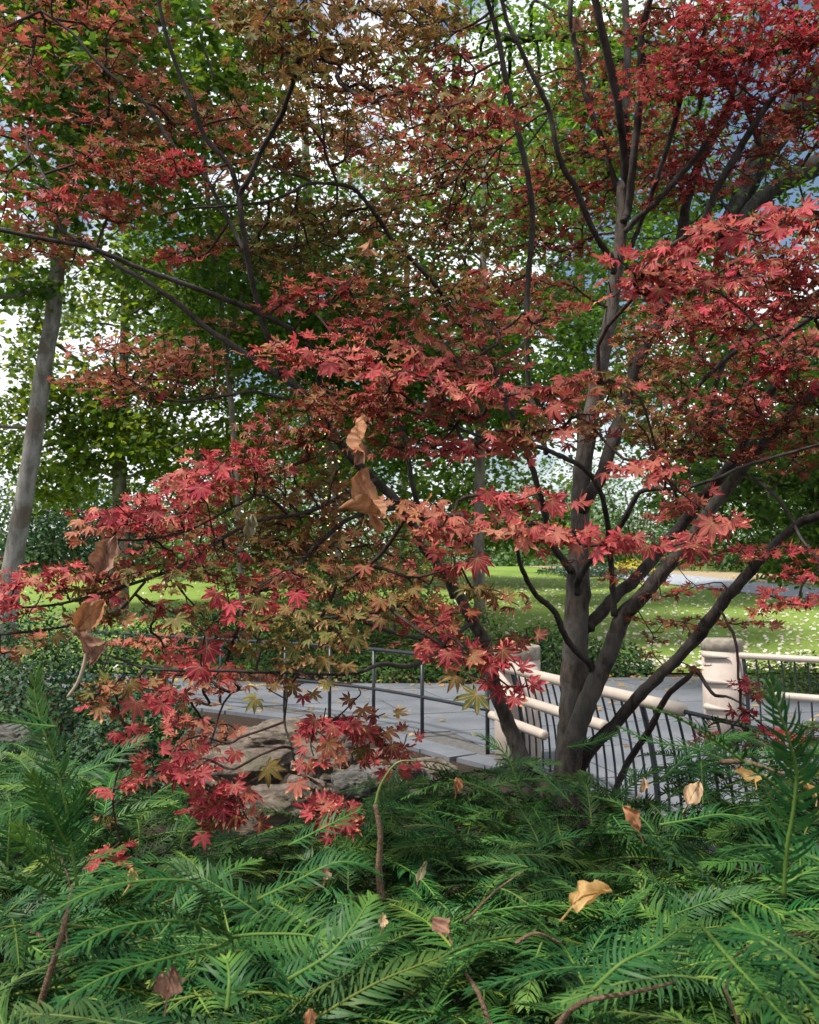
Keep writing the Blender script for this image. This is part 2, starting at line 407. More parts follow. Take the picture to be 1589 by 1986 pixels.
NEAR = [(3.3, 1.2), (2.75, 2.7), (1.85, 5.4), (1.02, 7.85)] + [tuple(at(p, 1400, d)[:2]) for p, d in
        ((945, 8.15), (819, 9.1), (725, 9.8), (640, 10.3), (553, 10.8), (428, 11.5), (320, 12.2), (241, 12.8))] + [(-8.5, 15.6), (-14, 18.0)]
FARE = [(-14, 20.5), (-8.5, 17.0), (-4.5, 14.9), (-1.7, 13.9), (1.4, 13.9), (3.2, 14.7), (5.5, 14.9), (9, 14.0), (9, 1.2)]
poly = [(x + 0.0, y) for x, y in NEAR] + FARE
def poly_sheet(name, pts, z, mat, thick=0.0):
    import bmesh
    bm = bmesh.new(); vs = [bm.verts.new((x, y, z)) for x, y in pts]; f = bm.faces.new(vs); bm.normal_update()
    if f.normal.z < 0: f.normal_flip()
    bmesh.ops.triangulate(bm, faces=[f]); me = bpy.data.meshes.new(name); bm.to_mesh(me); bm.free()
    return link(name, me, mat)
path = poly_sheet('path', poly, 0.006, M_JOINT); tag(path, 'blue grey slate paved path', kind='structure')
PX = np.array(poly)
def inside(p, poly=PX):
    x, y = p; c = False; n = len(poly); j = n - 1
    for i in range(n):
        xi, yi = poly[i]; xj, yj = poly[j]
        if (yi > y) != (yj > y) and x < (xj - xi) * (y - yi) / (yj - yi) + xi: c = not c
        j = i
    return c
# paving slabs, clipped to the path outline
import bmesh
def clip_poly(sub, clip):
    """Sutherland-Hodgman for a convex clip polygon (ccw)."""
    out = sub
    for i in range(len(clip)):
        a, b = clip[i], clip[(i + 1) % len(clip)]; inp, out = out, []
        if not inp: break
        def side(p): return (b[0] - a[0]) * (p[1] - a[1]) - (b[1] - a[1]) * (p[0] - a[0])
        for k in range(len(inp)):
            p, q = inp[k - 1], inp[k]; sp, sq = side(p), side(q)
            if (sp >= 0) != (sq >= 0):
                t = sp / (sp - sq); out.append((p[0] + t * (q[0] - p[0]), p[1] + t * (q[1] - p[1])))
            if sq >= 0: out.append(q)
    return out
def slab_piece(pts, z0, z1, name, mat, parent):
    n = len(pts); V = [(x, y, z0) for x, y in pts] + [(x, y, z1) for x, y in pts]
    b = MB(); b.v.append(np.array(V, float)); b.n = 2 * n
    b.p.setdefault(n, []).append(np.array([list(range(n, 2 * n))]))
    b.p.setdefault(4, []).append(np.array([[i, (i + 1) % n, n + (i + 1) % n, n + i] for i in range(n)]))
    return b.obj(name, mat, parent)
ra = math.radians(16); ca, sa = math.cos(ra), math.sin(ra)
row = 0; v = -6.0
while v < 24:
    dv = 1.25
    u = -16.0 + (row % 2) * 0.9
    while u < 14:
        du = 1.8
        g_ = 0.012
        rect = [(u + g_, v + g_), (u + du - g_, v + g_), (u + du - g_, v + dv - g_), (u + g_, v + dv - g_)]
        rect = [(ca * a - sa * b, sa * a + ca * b) for a, b in rect]
        cx, cy = sum(p[0] for p in rect) / 4, sum(p[1] for p in rect) / 4
        if 6.0 < cy < 19 and -9 < cx < 6.5:
            # clip the concave outline by keeping slabs wholly inside, and trimming others against the local edge
            ins = [inside(p) for p in rect]
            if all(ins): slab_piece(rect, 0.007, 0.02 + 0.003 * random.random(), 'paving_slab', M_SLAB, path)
            elif any(ins):
                res = rect
                for i in range(len(PX)):
                    a, b = PX[i], PX[(i + 1) % len(PX)]
                    mx, my = (a[0] + b[0]) / 2, (a[1] + b[1]) / 2
                    # only edges that pass near this slab
                    ab = np.array(b) - np.array(a); tt = np.clip(np.dot(np.array([cx, cy]) - a, ab) / np.dot(ab, ab), 0, 1)
                    if np.linalg.norm(np.array(a) + tt * ab - [cx, cy]) > 1.4: continue
                    nrm = np.array([-ab[1], ab[0]]); mid = np.array([mx, my]) + 1e-3 * unit(nrm)
                    s = 1 if inside(tuple(mid)) else -1
                    o_ = np.array(a) if True else None
                    half = [tuple(np.array(a) - 50 * ab / np.linalg.norm(ab)), tuple(np.array(b) + 50 * ab / np.linalg.norm(ab))]
                    nn = unit(nrm) * s * 100
                    quad = [half[0], half[1], tuple(np.array(half[1]) + nn), tuple(np.array(half[0]) + nn)]
                    if s < 0: quad = quad[::-1]
                    res = clip_poly(res, quad)
                    if len(res) < 3: break
                if len(res) >= 3:
                    ar = 0.5 * abs(sum(res[k - 1][0] * res[k][1] - res[k][0] * res[k - 1][1] for k in range(len(res))))
                    if ar > 0.05:
                        sgn = sum(res[k - 1][0] * res[k][1] - res[k][0] * res[k - 1][1] for k in range(len(res)))
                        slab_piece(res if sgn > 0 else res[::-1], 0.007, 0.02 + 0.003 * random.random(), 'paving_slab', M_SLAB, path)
        u += du
    v += dv; row += 1
# edging stones along the near edge of the path, below the handrail
NE = catmull([(x, y, 0) for x, y in NEAR[3:-1]], 8); acc = 0
seg = np.linalg.norm(np.diff(NE, axis=0), axis=1); cum = np.concatenate([[0], np.cumsum(seg)])
s_ = 0.0
while s_ < cum[-1] - 0.6:
    L = random.uniform(0.42, 0.62)
    p0 = np.array([np.interp(s_ + 0.008, cum, NE[:, k]) for k in range(3)]); p1 = np.array([np.interp(s_ + L - 0.008, cum, NE[:, k]) for k in range(3)])
    d = unit(p1 - p0); nrm = np.array([d[1], -d[0], 0]); nrm = nrm if nrm[1] < 0 else -nrm
    w_ = random.uniform(0.26, 0.34)
    q = [p0 - nrm * 0.0, p1 - nrm * 0.0, p1 + nrm * w_, p0 + nrm * w_]
    pts = [(a[0], a[1]) for a in q]
    sgn = sum(pts[k - 1][0] * pts[k][1] - pts[k][0] * pts[k - 1][1] for k in range(4))
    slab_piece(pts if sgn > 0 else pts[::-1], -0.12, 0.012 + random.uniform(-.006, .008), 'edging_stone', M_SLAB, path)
    s_ += L
# pale footpath across the lawn at the far right
def lawn_strip(name, mid, half, mat, dz):
    P = catmull([(x, y, 0) for x, y in mid], 10); T = unit(np.gradient(P, axis=0)); N = np.stack([-T[:, 1], T[:, 0], 0 * T[:, 0]], 1)
    rows = [P + N * half * s for s in (-1, -0.33, 0.33, 1)]
    V = np.stack(rows, 1).reshape(-1, 3); V[:, 2] = terrain(V[:, 0], V[:, 1]) + dz
    n = len(P); i = (np.arange(n - 1)[:, None] * 4 + np.arange(3)[None]).ravel()
    return link(name, mesh_np(name, V, [np.stack([i, i + 4, i + 5, i + 1], 1)]), mat)
fp = lawn_strip('footpath', [(9.5, 44), (12.2, 38.5), (14.5, 33), (17.5, 29), (22, 26)], 2.1, M_ASPHALT, 0.05)
tag(fp, 'pale grey footpath curving over the lawn', kind='structure')
mb_ = lawn_strip('mulch_bed', [(8.6, 49), (12.5, 43.5), (17, 39), (23, 35.5)], 2.6, simple_mat('straw_mulch', (0.33, 0.25, 0.15), 0.95, 0.3, 20), 0.035)
tag(mb_, 'straw coloured mulch bed beyond the footpath', kind='structure')

# ------------------------------------------------------------------ leaf shapes
def bake(V, N):  # centre vertex normals not needed
    return np.asarray(V, float)
def maple_leaf(seed, detail=True):
    """Seven lobed leaf in the XY plane, middle lobe along +Y, unit overall width about 1. Returns V, tris, lobe(t,g)."""
    r = np.random.default_rng(seed)
    angs = [-118, -78, -40, 0, 40, 78, 118]; lens = [0.30, 0.45, 0.54, 0.58, 0.54, 0.45, 0.30]
    V = [(0, 0, 0)]; A = [(0, 0)]; F3 = []
    cup = r.uniform(-0.35, 0.75); curl = r.uniform(0.1, 1.5) * (1 if r.random() < 0.75 else -0.7); wav = r.uniform(0.0, 0.06); ph = r.uniform(0, 6)
    sin_idx = []
    full = [-158] + angs + [158]
    for i in range(8):
        a = math.radians((full[i] + full[i + 1]) / 2 + r.normal() * 2); rad = 0.14 if 0 < i < 7 else 0.055
        rad *= r.uniform(0.85, 1.15)
        sin_idx.append(len(V)); V.append((rad * math.sin(a), rad * math.cos(a), 0)); A.append((0.28, 1))
    for i, (ad, ln) in enumerate(zip(angs, lens)):
        a = math.radians(ad + r.normal() * 4); ln *= r.uniform(0.85, 1.1); w = ln * r.uniform(0.145, 0.19)
        d = np.array([math.sin(a), math.cos(a)]); p = np.array([d[1], -d[0]])
        bend = r.normal() * 0.06
        def pt(t, s): 
            q = d * ln * t + p * (s * w + bend * ln * t * t); return (q[0], q[1], 0)
        b = len(V)
        sl, sr = sin_idx[i], sin_idx[i + 1]
        if not detail:
            V += [pt(0.55, 0), pt(0.58, -1), pt(0.58, 1), pt(1.0, 0)]; A += [(0.55, 0), (0.58, 1), (0.58, 1), (1, 0.3)]
            m, wl, wr, tp = range(b, b + 4)
            F3 += [(0, sl, m), (sl, wl, m), (wl, tp, m), (0, m, sr), (sr, m, wr), (wr, m, tp)]
            continue
        V += [pt(0.55, 0), pt(0.56, -1), pt(0.56, 1), pt(0.83, 0), pt(0.82, -0.52), pt(0.82, 0.52), pt(1.0, 0)]
        A += [(0.55, 0), (0.56, 1), (0.56, 1), (0.83, 0), (0.82, 1), (0.82, 1), (1, 0.3)]
        m, wl, wr, m2, tl, tr, tp = range(b, b + 7)
        F3 += [(0, sl, m), (sl, wl, m), (wl, tl, m2), (wl, m2, m), (tl, tp, m2), (0, m, sr), (sr, m, wr), (wr, m, m2), (wr, m2, tr), (tr, m2, tp)]
    V = np.array(V); A = np.array(A)
    rad = np.hypot(V[:, 0], V[:, 1])
    z = -cup * rad ** 2 + (A[:, 1] * 0.035 - 0.0) * (rad / 0.3).clip(0, 1)
    z += curl * np.clip(A[:, 0] - 0.5, 0, None) ** 2 * 0.55 * (1 + 0.5 * r.normal(size=len(V)))
    z += r.normal(size=len(V)) * 0.014 + wav * np.sin(np.arctan2(V[:, 0], V[:, 1]) * 2 + ph) * (rad / 0.3) - 0.35 * max(0, cup) * np.abs(V[:, 0]) * rad
    V[:, 2] = z
    return V, np.array(F3), A
LEAVES = [maple_leaf(s) for s in range(14)] + [maple_leaf(s, False) for s in range(14, 22)]
def leaf_frames(n, nrm, head):
    """Rotation matrices whose Z is nrm and Y as near head as possible."""
    z = unit(nrm); y = head - z * np.sum(head * z, 1, keepdims=True); y = unit(y); x = np.cross(y, z)
    return np.stack([x, y, z], 2)

# ------------------------------------------------------------------ Japanese maple: limbs traced in the photo with a distance for each point
# (px, py, metres away, half width in px)
LIMBS = [
 ('trunk', [(1112,1700,4.15,40),(1110,1560,4.15,37),(1106,1480,4.15,33),(1112,1380,4.15,29),(1116,1260,4.15,28),(1121,1154,4.15,26),(1124,1053,4.15,21),(1126,978,4.15,19),(1131,902,4.15,19),(1147,811,4.2,18),(1162,726,4.25,17),(1187,600,4.3,15),(1192,554,4.3,14),(1205,453,4.3,13),(1207,352,4.3,11)]),
 ('trunk', [(1105,1690,4.05,26),(1100,1560,4.05,25),(1108,1463,4.05,23),(1124,1402,4.03,21),(1152,1332,4.0,20),(1182,1266,3.98,18),(1195,1230,3.97,18),(1210,1194,3.95,18),(1242,1160,3.9,16),(1282,1114,3.85,15),(1333,1053,3.8,14),(1383,983,3.75,13),(1439,912,3.65,12),(1479,862,3.6,12),(1524,817,3.5,11),(1589,751,3.4,9),(1660,690,3.3,6)]),
 ('trunk', [(1040,1690,4.3,22),(1030,1560,4.3,21),(1012,1473,4.3,18),(985,1402,4.3,16),(962,1340,4.25,15),(940,1245,4.2,13),(915,1204,4.15,12),(885,1144,4.05,12),(854,1100,3.95,11),(819,1058,3.8,10),(780,985,3.6,10),(720,925,3.5,9),(675,880,3.4,9),(620,800,3.3,8),(569,746,3.2,8),(503,706,3.1,7),(453,670,3.05,6.5),(403,638,3.0,6),(352,594,2.95,6),(282,544,2.9,5),(227,514,2.9,5),(186,483,2.9,4)]),
 ('limb', [(880,1160,4.1,8),(850,1080,4.05,7),(828,1030,3.95,7),(805,960,3.85,6),(790,880,3.8,5),(770,800,3.7,4)]),
 ('limb', [(1124,1000,4.15,15),(1141,963,4.1,15),(1167,922,4.1,15),(1192,842,4.15,15),(1217,766,4.2,15),(1242,691,4.2,15),(1282,610,4.25,15),(1308,529,4.3,14),(1323,453,4.3,13),(1332,393,4.3,11),(1350,332,4.25,10),(1388,262,4.2,9),(1428,196,4.15,7),(1455,116,4.1,6),(1480,20,4.0,5)]),
 ('limb', [(1128,1225,4.15,16),(1150,1205,4.15,15),(1192,1159,4.2,13),(1242,1114,4.25,13),(1293,1053,4.25,13),(1345,990,4.15,13),(1393,927,4.0,13),(1434,882,3.9,12),(1459,811,3.8,11),(1504,751,3.65,10),(1545,695,3.5,9),(1600,640,3.4,7)]),
 ('limb', [(1120,1500,4.1,16),(1141,1458,4.05,15),(1192,1407,4.0,13),(1242,1347,3.9,13),(1293,1298,3.8,13),(1343,1246,3.7,13),(1393,1182,3.6,14),(1459,1104,3.5,12),(1534,1028,3.35,11),(1589,998,3.25,10),(1680,950,3.1,8)]),
 ('limb', [(1130,1680,4.3,9),(1195,1530,4.3,8),(1222,1473,4.3,8),(1257,1422,4.2,8),(1293,1352,4.1,7),(1338,1311,4.0,6),(1348,1296,4.0,5),(1383,1345,3.9,4),(1413,1352,3.85,3),(1450,1370,3.8,2)]),
 ('limb', [(1152,1300,4.0,9),(1140,1283,3.95,8),(1111,1256,3.85,7),(1088,1216,3.75,7),(1076,1186,3.7,7),(1041,1155,3.6,6),(1018,1115,3.5,6),(1006,1078,3.4,5),(1000,1010,3.2,4)]),
 ('limb', [(1192,1194,3.95,8),(1188,1129,3.9,7),(1182,1053,3.8,7),(1177,1003,3.7,6),(1162,947,3.6,6),(1131,907,3.45,6),(1071,877,3.2,5.5),(1040,866,3.1,5),(980,857,2.9,4.5),(920,842,2.75,4),(885,827,2.65,3)]),
 ('limb', [(1121,1150,3.95,9),(1121,1129,3.9,9),(1141,1093,3.8,8),(1182,1050,3.7,7),(1215,1000,3.6,7),(1242,955,3.5,6),(1290,948,3.4,5),(1323,947,3.4,5),(1393,927,3.35,4),(1440,905,3.3,4),(1519,882,3.2,4),(1589,862,3.1,3)]),
 ('limb', [(1110,1110,4.1,9),(1091,1083,4.1,9),(1071,1053,4.05,8),(1055,990,4.0,7),(1031,902,3.95,7),(1000,826,3.9,7),(960,726,3.85,7),(935,675,3.8,6),(875,609,3.7,6),(850,560,3.6,5.5),(800,505,3.5,5.5),(765,470,3.4,5),(735,425,3.3,5),(705,385,3.25,5),(675,361,3.2,5),(604,355,3.1,4),(564,373,3.05,4),(519,390,3.0,3.5),(428,400,2.9,3),(373,403,2.9,2.5)]),
 ('limb', [(1060,880,3.4,6),(1045,820,3.5,6),(1025,740,3.6,6),(1021,609,3.6,6.5),(1026,529,3.6,7),(1033,428,3.55,7),(1026,352,3.5,7),(1011,282,3.45,7),(995,211,3.4,7),(980,146,3.35,7),(965,65,3.3,7),(945,0,3.25,6),(925,-80,3.2,5)]),
 ('limb', [(1190,530,4.25,8),(1187,503,4.2,8),(1162,468,4.1,7),(1136,413,4.0,7),(1116,362,3.95,7),(1091,322,3.9,7),(1076,267,3.85,6),(1066,216,3.85,6),(1046,171,3.8,6),(1026,131,3.8,6),(1006,86,3.75,5.5),(985,45,3.75,5),(970,-20,3.7,5)]),
 ('limb', [(1215,360,4.3,10),(1209,282,4.2,10),(1202,222,4.1,10),(1187,141,4.0,10),(1167,55,3.9,10),(1150,-20,3.85,9)]),
 ('limb', [(1212,370,4.35,9),(1217,302,4.4,9),(1214,201,4.45,9),(1217,75,4.5,9),(1210,-20,4.5,8)]),
 ('limb', [(1210,430,4.2,9),(1220,403,4.2,9),(1227,322,4.1,9),(1237,237,4.05,9),(1247,151,4.0,9),(1243,70,3.95,9),(1265,-10,3.9,7)]),
 ('limb', [(1204,390,4.4,8),(1180,310,4.4,7),(1157,242,4.4,7),(1131,166,4.4,7),(1116,86,4.35,7),(1106,30,4.3,6.5),(1111,-20,4.3,6)]),
 ('limb', [(1225,480,4.25,6),(1242,433,4.2,6),(1262,383,4.1,6),(1282,322,4.0,6),(1308,242,3.9,6.5),(1333,141,3.8,6.5),(1368,60,3.75,6),(1395,-10,3.7,5)]),
 ('limb', [(1212,450,4.2,7),(1240,420,4.15,7),(1272,393,4.1,8),(1318,342,4.05,8),(1368,282,4.0,8),(1408,211,3.95,7),(1444,116,3.9,6),(1462,40,3.9,4)]),
 ('limb', [(1275,610,4.2,11),(1333,524,4.05,10),(1368,428,3.9,9),(1393,363,3.8,9),(1428,302,3.7,9),(1469,232,3.6,8),(1529,151,3.5,7),(1589,70,3.4,6),(1640,10,3.3,5)]),
 ('limb', [(1440,860,3.85,6),(1386,811,3.9,5),(1388,751,3.85,5.5),(1413,691,3.8,5.5),(1450,640,3.75,5),(1494,600,3.7,5),(1540,540,3.6,4)]),
 ('limb', [(1290,905,3.95,4),(1323,872,3.9,5),(1383,811,3.8,5.5),(1439,761,3.7,5),(1494,686,3.6,5),(1540,630,3.5,4)]),
 ('limb', [(1270,840,4.1,4),(1303,811,4.0,4.5),(1343,761,3.9,5),(1403,701,3.8,6),(1454,665,3.7,6.5),(1534,640,3.55,6.5),(1589,605,3.4,6),(1650,570,3.3,4)]),
 ('limb', [(1434,912,3.65,4),(1494,952,3.5,4),(1534,1003,3.35,4),(1554,1043,3.25,3),(1600,1100,3.1,2)]),
 ('limb', [(545,728,3.15,7),(540,690,3.1,7),(519,655,3.05,7),(496,574,3.0,7),(478,488,2.95,7),(468,418,2.9,7),(466,378,2.9,7),(483,347,2.85,6.5),(509,287,2.8,6.5),(544,227,2.75,6.5),(569,156,2.7,6),(584,91,2.65,6),(589,30,2.6,5.5),(594,-40,2.55,5)]),
 ('limb', [(466,385,2.92,6),(443,317,2.9,5.5),(398,267,2.9,5.5),(373,201,2.85,5),(347,141,2.85,5),(322,65,2.8,5),(305,-10,2.8,4)]),
 ('limb', [(474,488,2.97,5),(453,443,3.0,5),(428,398,3.0,5),(393,337,3.0,5),(332,277,3.0,5),(282,201,3.0,4.5),(211,141,3.0,4),(176,106,3.0,4),(141,65,3.0,3.5),(80,20,3.0,3)]),
 ('limb', [(625,800,3.35,6),(612,690,3.2,6),(569,642,3.05,6),(498,604,2.95,6),(433,579,2.85,6),(373,556,2.8,6),(282,524,2.75,6),(211,494,2.7,5.5),(166,478,2.7,5),(100,466,2.65,5),(0,446,2.6,4.5),(-70,430,2.6,4)]),
 ('limb', [(166,478,2.7,3.5),(120,440,2.7,3),(95,360,2.75,3),(60,300,2.8,2.5)]),
 ('limb', [(780,985,3.6,6),(730,990,3.4,6),(675,1008,3.2,5.5),(614,1058,3.0,5),(559,1114,2.8,4.5),(500,1150,2.7,3.5)]),
 ('limb', [(730,930,3.5,6),(670,957,3.3,5.5),(620,985,3.1,5),(560,1000,2.95,4.5),(500,1010,2.8,4),(438,1040,2.7,4),(363,1093,2.6,4),(282,1124,2.55,4),(201,1149,2.5,3.5),(100,1174,2.45,3),(-20,1180,2.4,2.5)]),
 ('limb', [(600,790,3.25,5),(560,775,3.2,4.5),(490,760,3.2,4),(420,770,3.3,3.5),(340,778,3.4,3),(270,760,3.5,2.5)]),
 ('limb', [(560,1000,2.95,3.5),(510,960,2.85,3.5),(450,985,2.75,3),(360,1030,2.65,3),(250,1048,2.6,2.5),(150,1030,2.55,2)]),
 ('limb', [(935,1250,4.2,6),(870,1262,3.6,6),(800,1291,3.0,5.5),(740,1288,2.8,5),(680,1306,2.65,4.5),(534,1304,2.5,3.5),(428,1301,2.45,3.5),(330,1300,2.45,3),(282,1296,2.45,3),(211,1271,2.5,2.5)]),
 ('limb', [(915,1210,4.1,6),(860,1240,3.5,5.5),(800,1236,3.0,5),(745,1221,2.7,4.5),(680,1198,2.5,3.5),(620,1200,2.4,3)]),
 ('limb', [(282,1128,2.55,3),(220,1195,2.5,3.5),(151,1211,2.48,3.5),(91,1221,2.45,3),(0,1231,2.4,3),(-60,1240,2.4,2)]),
 ('limb', [(534,1304,2.5,3),(556,1340,2.4,3),(552,1400,2.35,3),(566,1450,2.3,2.5),(575,1500,2.3,2)]),
 ('limb', [(1040,1470,4.6,5),(960,1492,4.9,4),(900,1498,5.0,3)]),
]
maple = thing('japanese_maple', 'multi-stemmed Japanese maple with red, rust and olive autumn leaves', 'maple tree')
limb_nodes, limb_r = [], []
for k, (nm, pts) in enumerate(LIMBS):
    P = np.array([at(p[0], p[1], p[2]) for p in pts]); R = np.array([p[3] * p[2] / F * (0.90 if nm == 'trunk' else 0.84) for p in pts])
    Q = catmull(P, 6); RR = np.interp(np.linspace(0, 1, len(Q)), np.linspace(0, 1, len(P)), R)
    rg = np.random.default_rng(k)
    Q[1:-1] += rg.normal(size=(len(Q) - 2, 3)) * (RR[1:-1, None] * (0.035 if nm == 'trunk' else 0.09))
    RR = RR * (1 + (0.02 if nm == 'trunk' else 0.05) * rg.normal(size=len(Q)))
    big = RR.max() > 0.03
    V, pl = tube_data(Q, RR, 14 if big else 8, True, 0.02 if big else 0.015, k)
    link(nm, mesh_np(nm, V, pl, smooth=True), M_TRUNK_BARK if nm == 'trunk' else M_BACKLIT_LIMB_BARK, maple)
    step = 2
    limb_nodes.append(Q[4::step] if nm == 'trunk' else Q[2::step]); limb_r.append(RR[4::step] if nm == 'trunk' else RR[2::step])
limb_nodes = np.concatenate(limb_nodes)

# palettes: linear base colours, alpha = how olive the leaf's heart is
PAL = {
 'pink':  [(0.48,0.060,0.085,.15),(0.52,0.115,0.110,.12),(0.42,0.040,0.060,.25),(0.52,0.18,0.13,.1)],
 'red':   [(0.33,0.030,0.048,.3),(0.38,0.052,0.062,.25),(0.28,0.022,0.038,.4),(0.40,0.080,0.070,.3)],
 'crim':  [(0.32,0.016,0.042,.12),(0.38,0.026,0.052,.15),(0.25,0.012,0.028,.2),(0.43,0.045,0.065,.12)],
 'dark':  [(0.15,0.016,0.018,.4),(0.19,0.024,0.022,.4),(0.12,0.020,0.016,.6),(0.22,0.040,0.025,.5)],
 'rust':  [(0.22,0.080,0.034,.6),(0.26,0.095,0.042,.5),(0.18,0.060,0.030,.7),(0.16,0.095,0.028,.8)],
 'orange':[(0.40,0.085,0.065,.2),(0.43,0.115,0.085,.2),(0.36,0.060,0.055,.3),(0.30,0.09,0.045,.4)],
 'bronze':[(0.17,0.115,0.030,.7),(0.125,0.125,0.026,.8),(0.21,0.085,0.034,.6),(0.115,0.105,0.026,.8)],
 'salmon':[(0.42,0.140,0.090,.2),(0.46,0.190,0.120,.2),(0.38,0.095,0.070,.25),(0.40,0.16,0.075,.3)],
 'olive': [(0.110,0.125,0.025,.8),(0.090,0.125,0.024,.9),(0.150,0.115,0.026,.7),(0.08,0.110,0.022,.9),(0.19,0.11,0.03,.6)],
 'green': [(0.085,0.130,0.025,.9),(0.105,0.150,0.030,.9),(0.13,0.14,0.027,.9)],
}
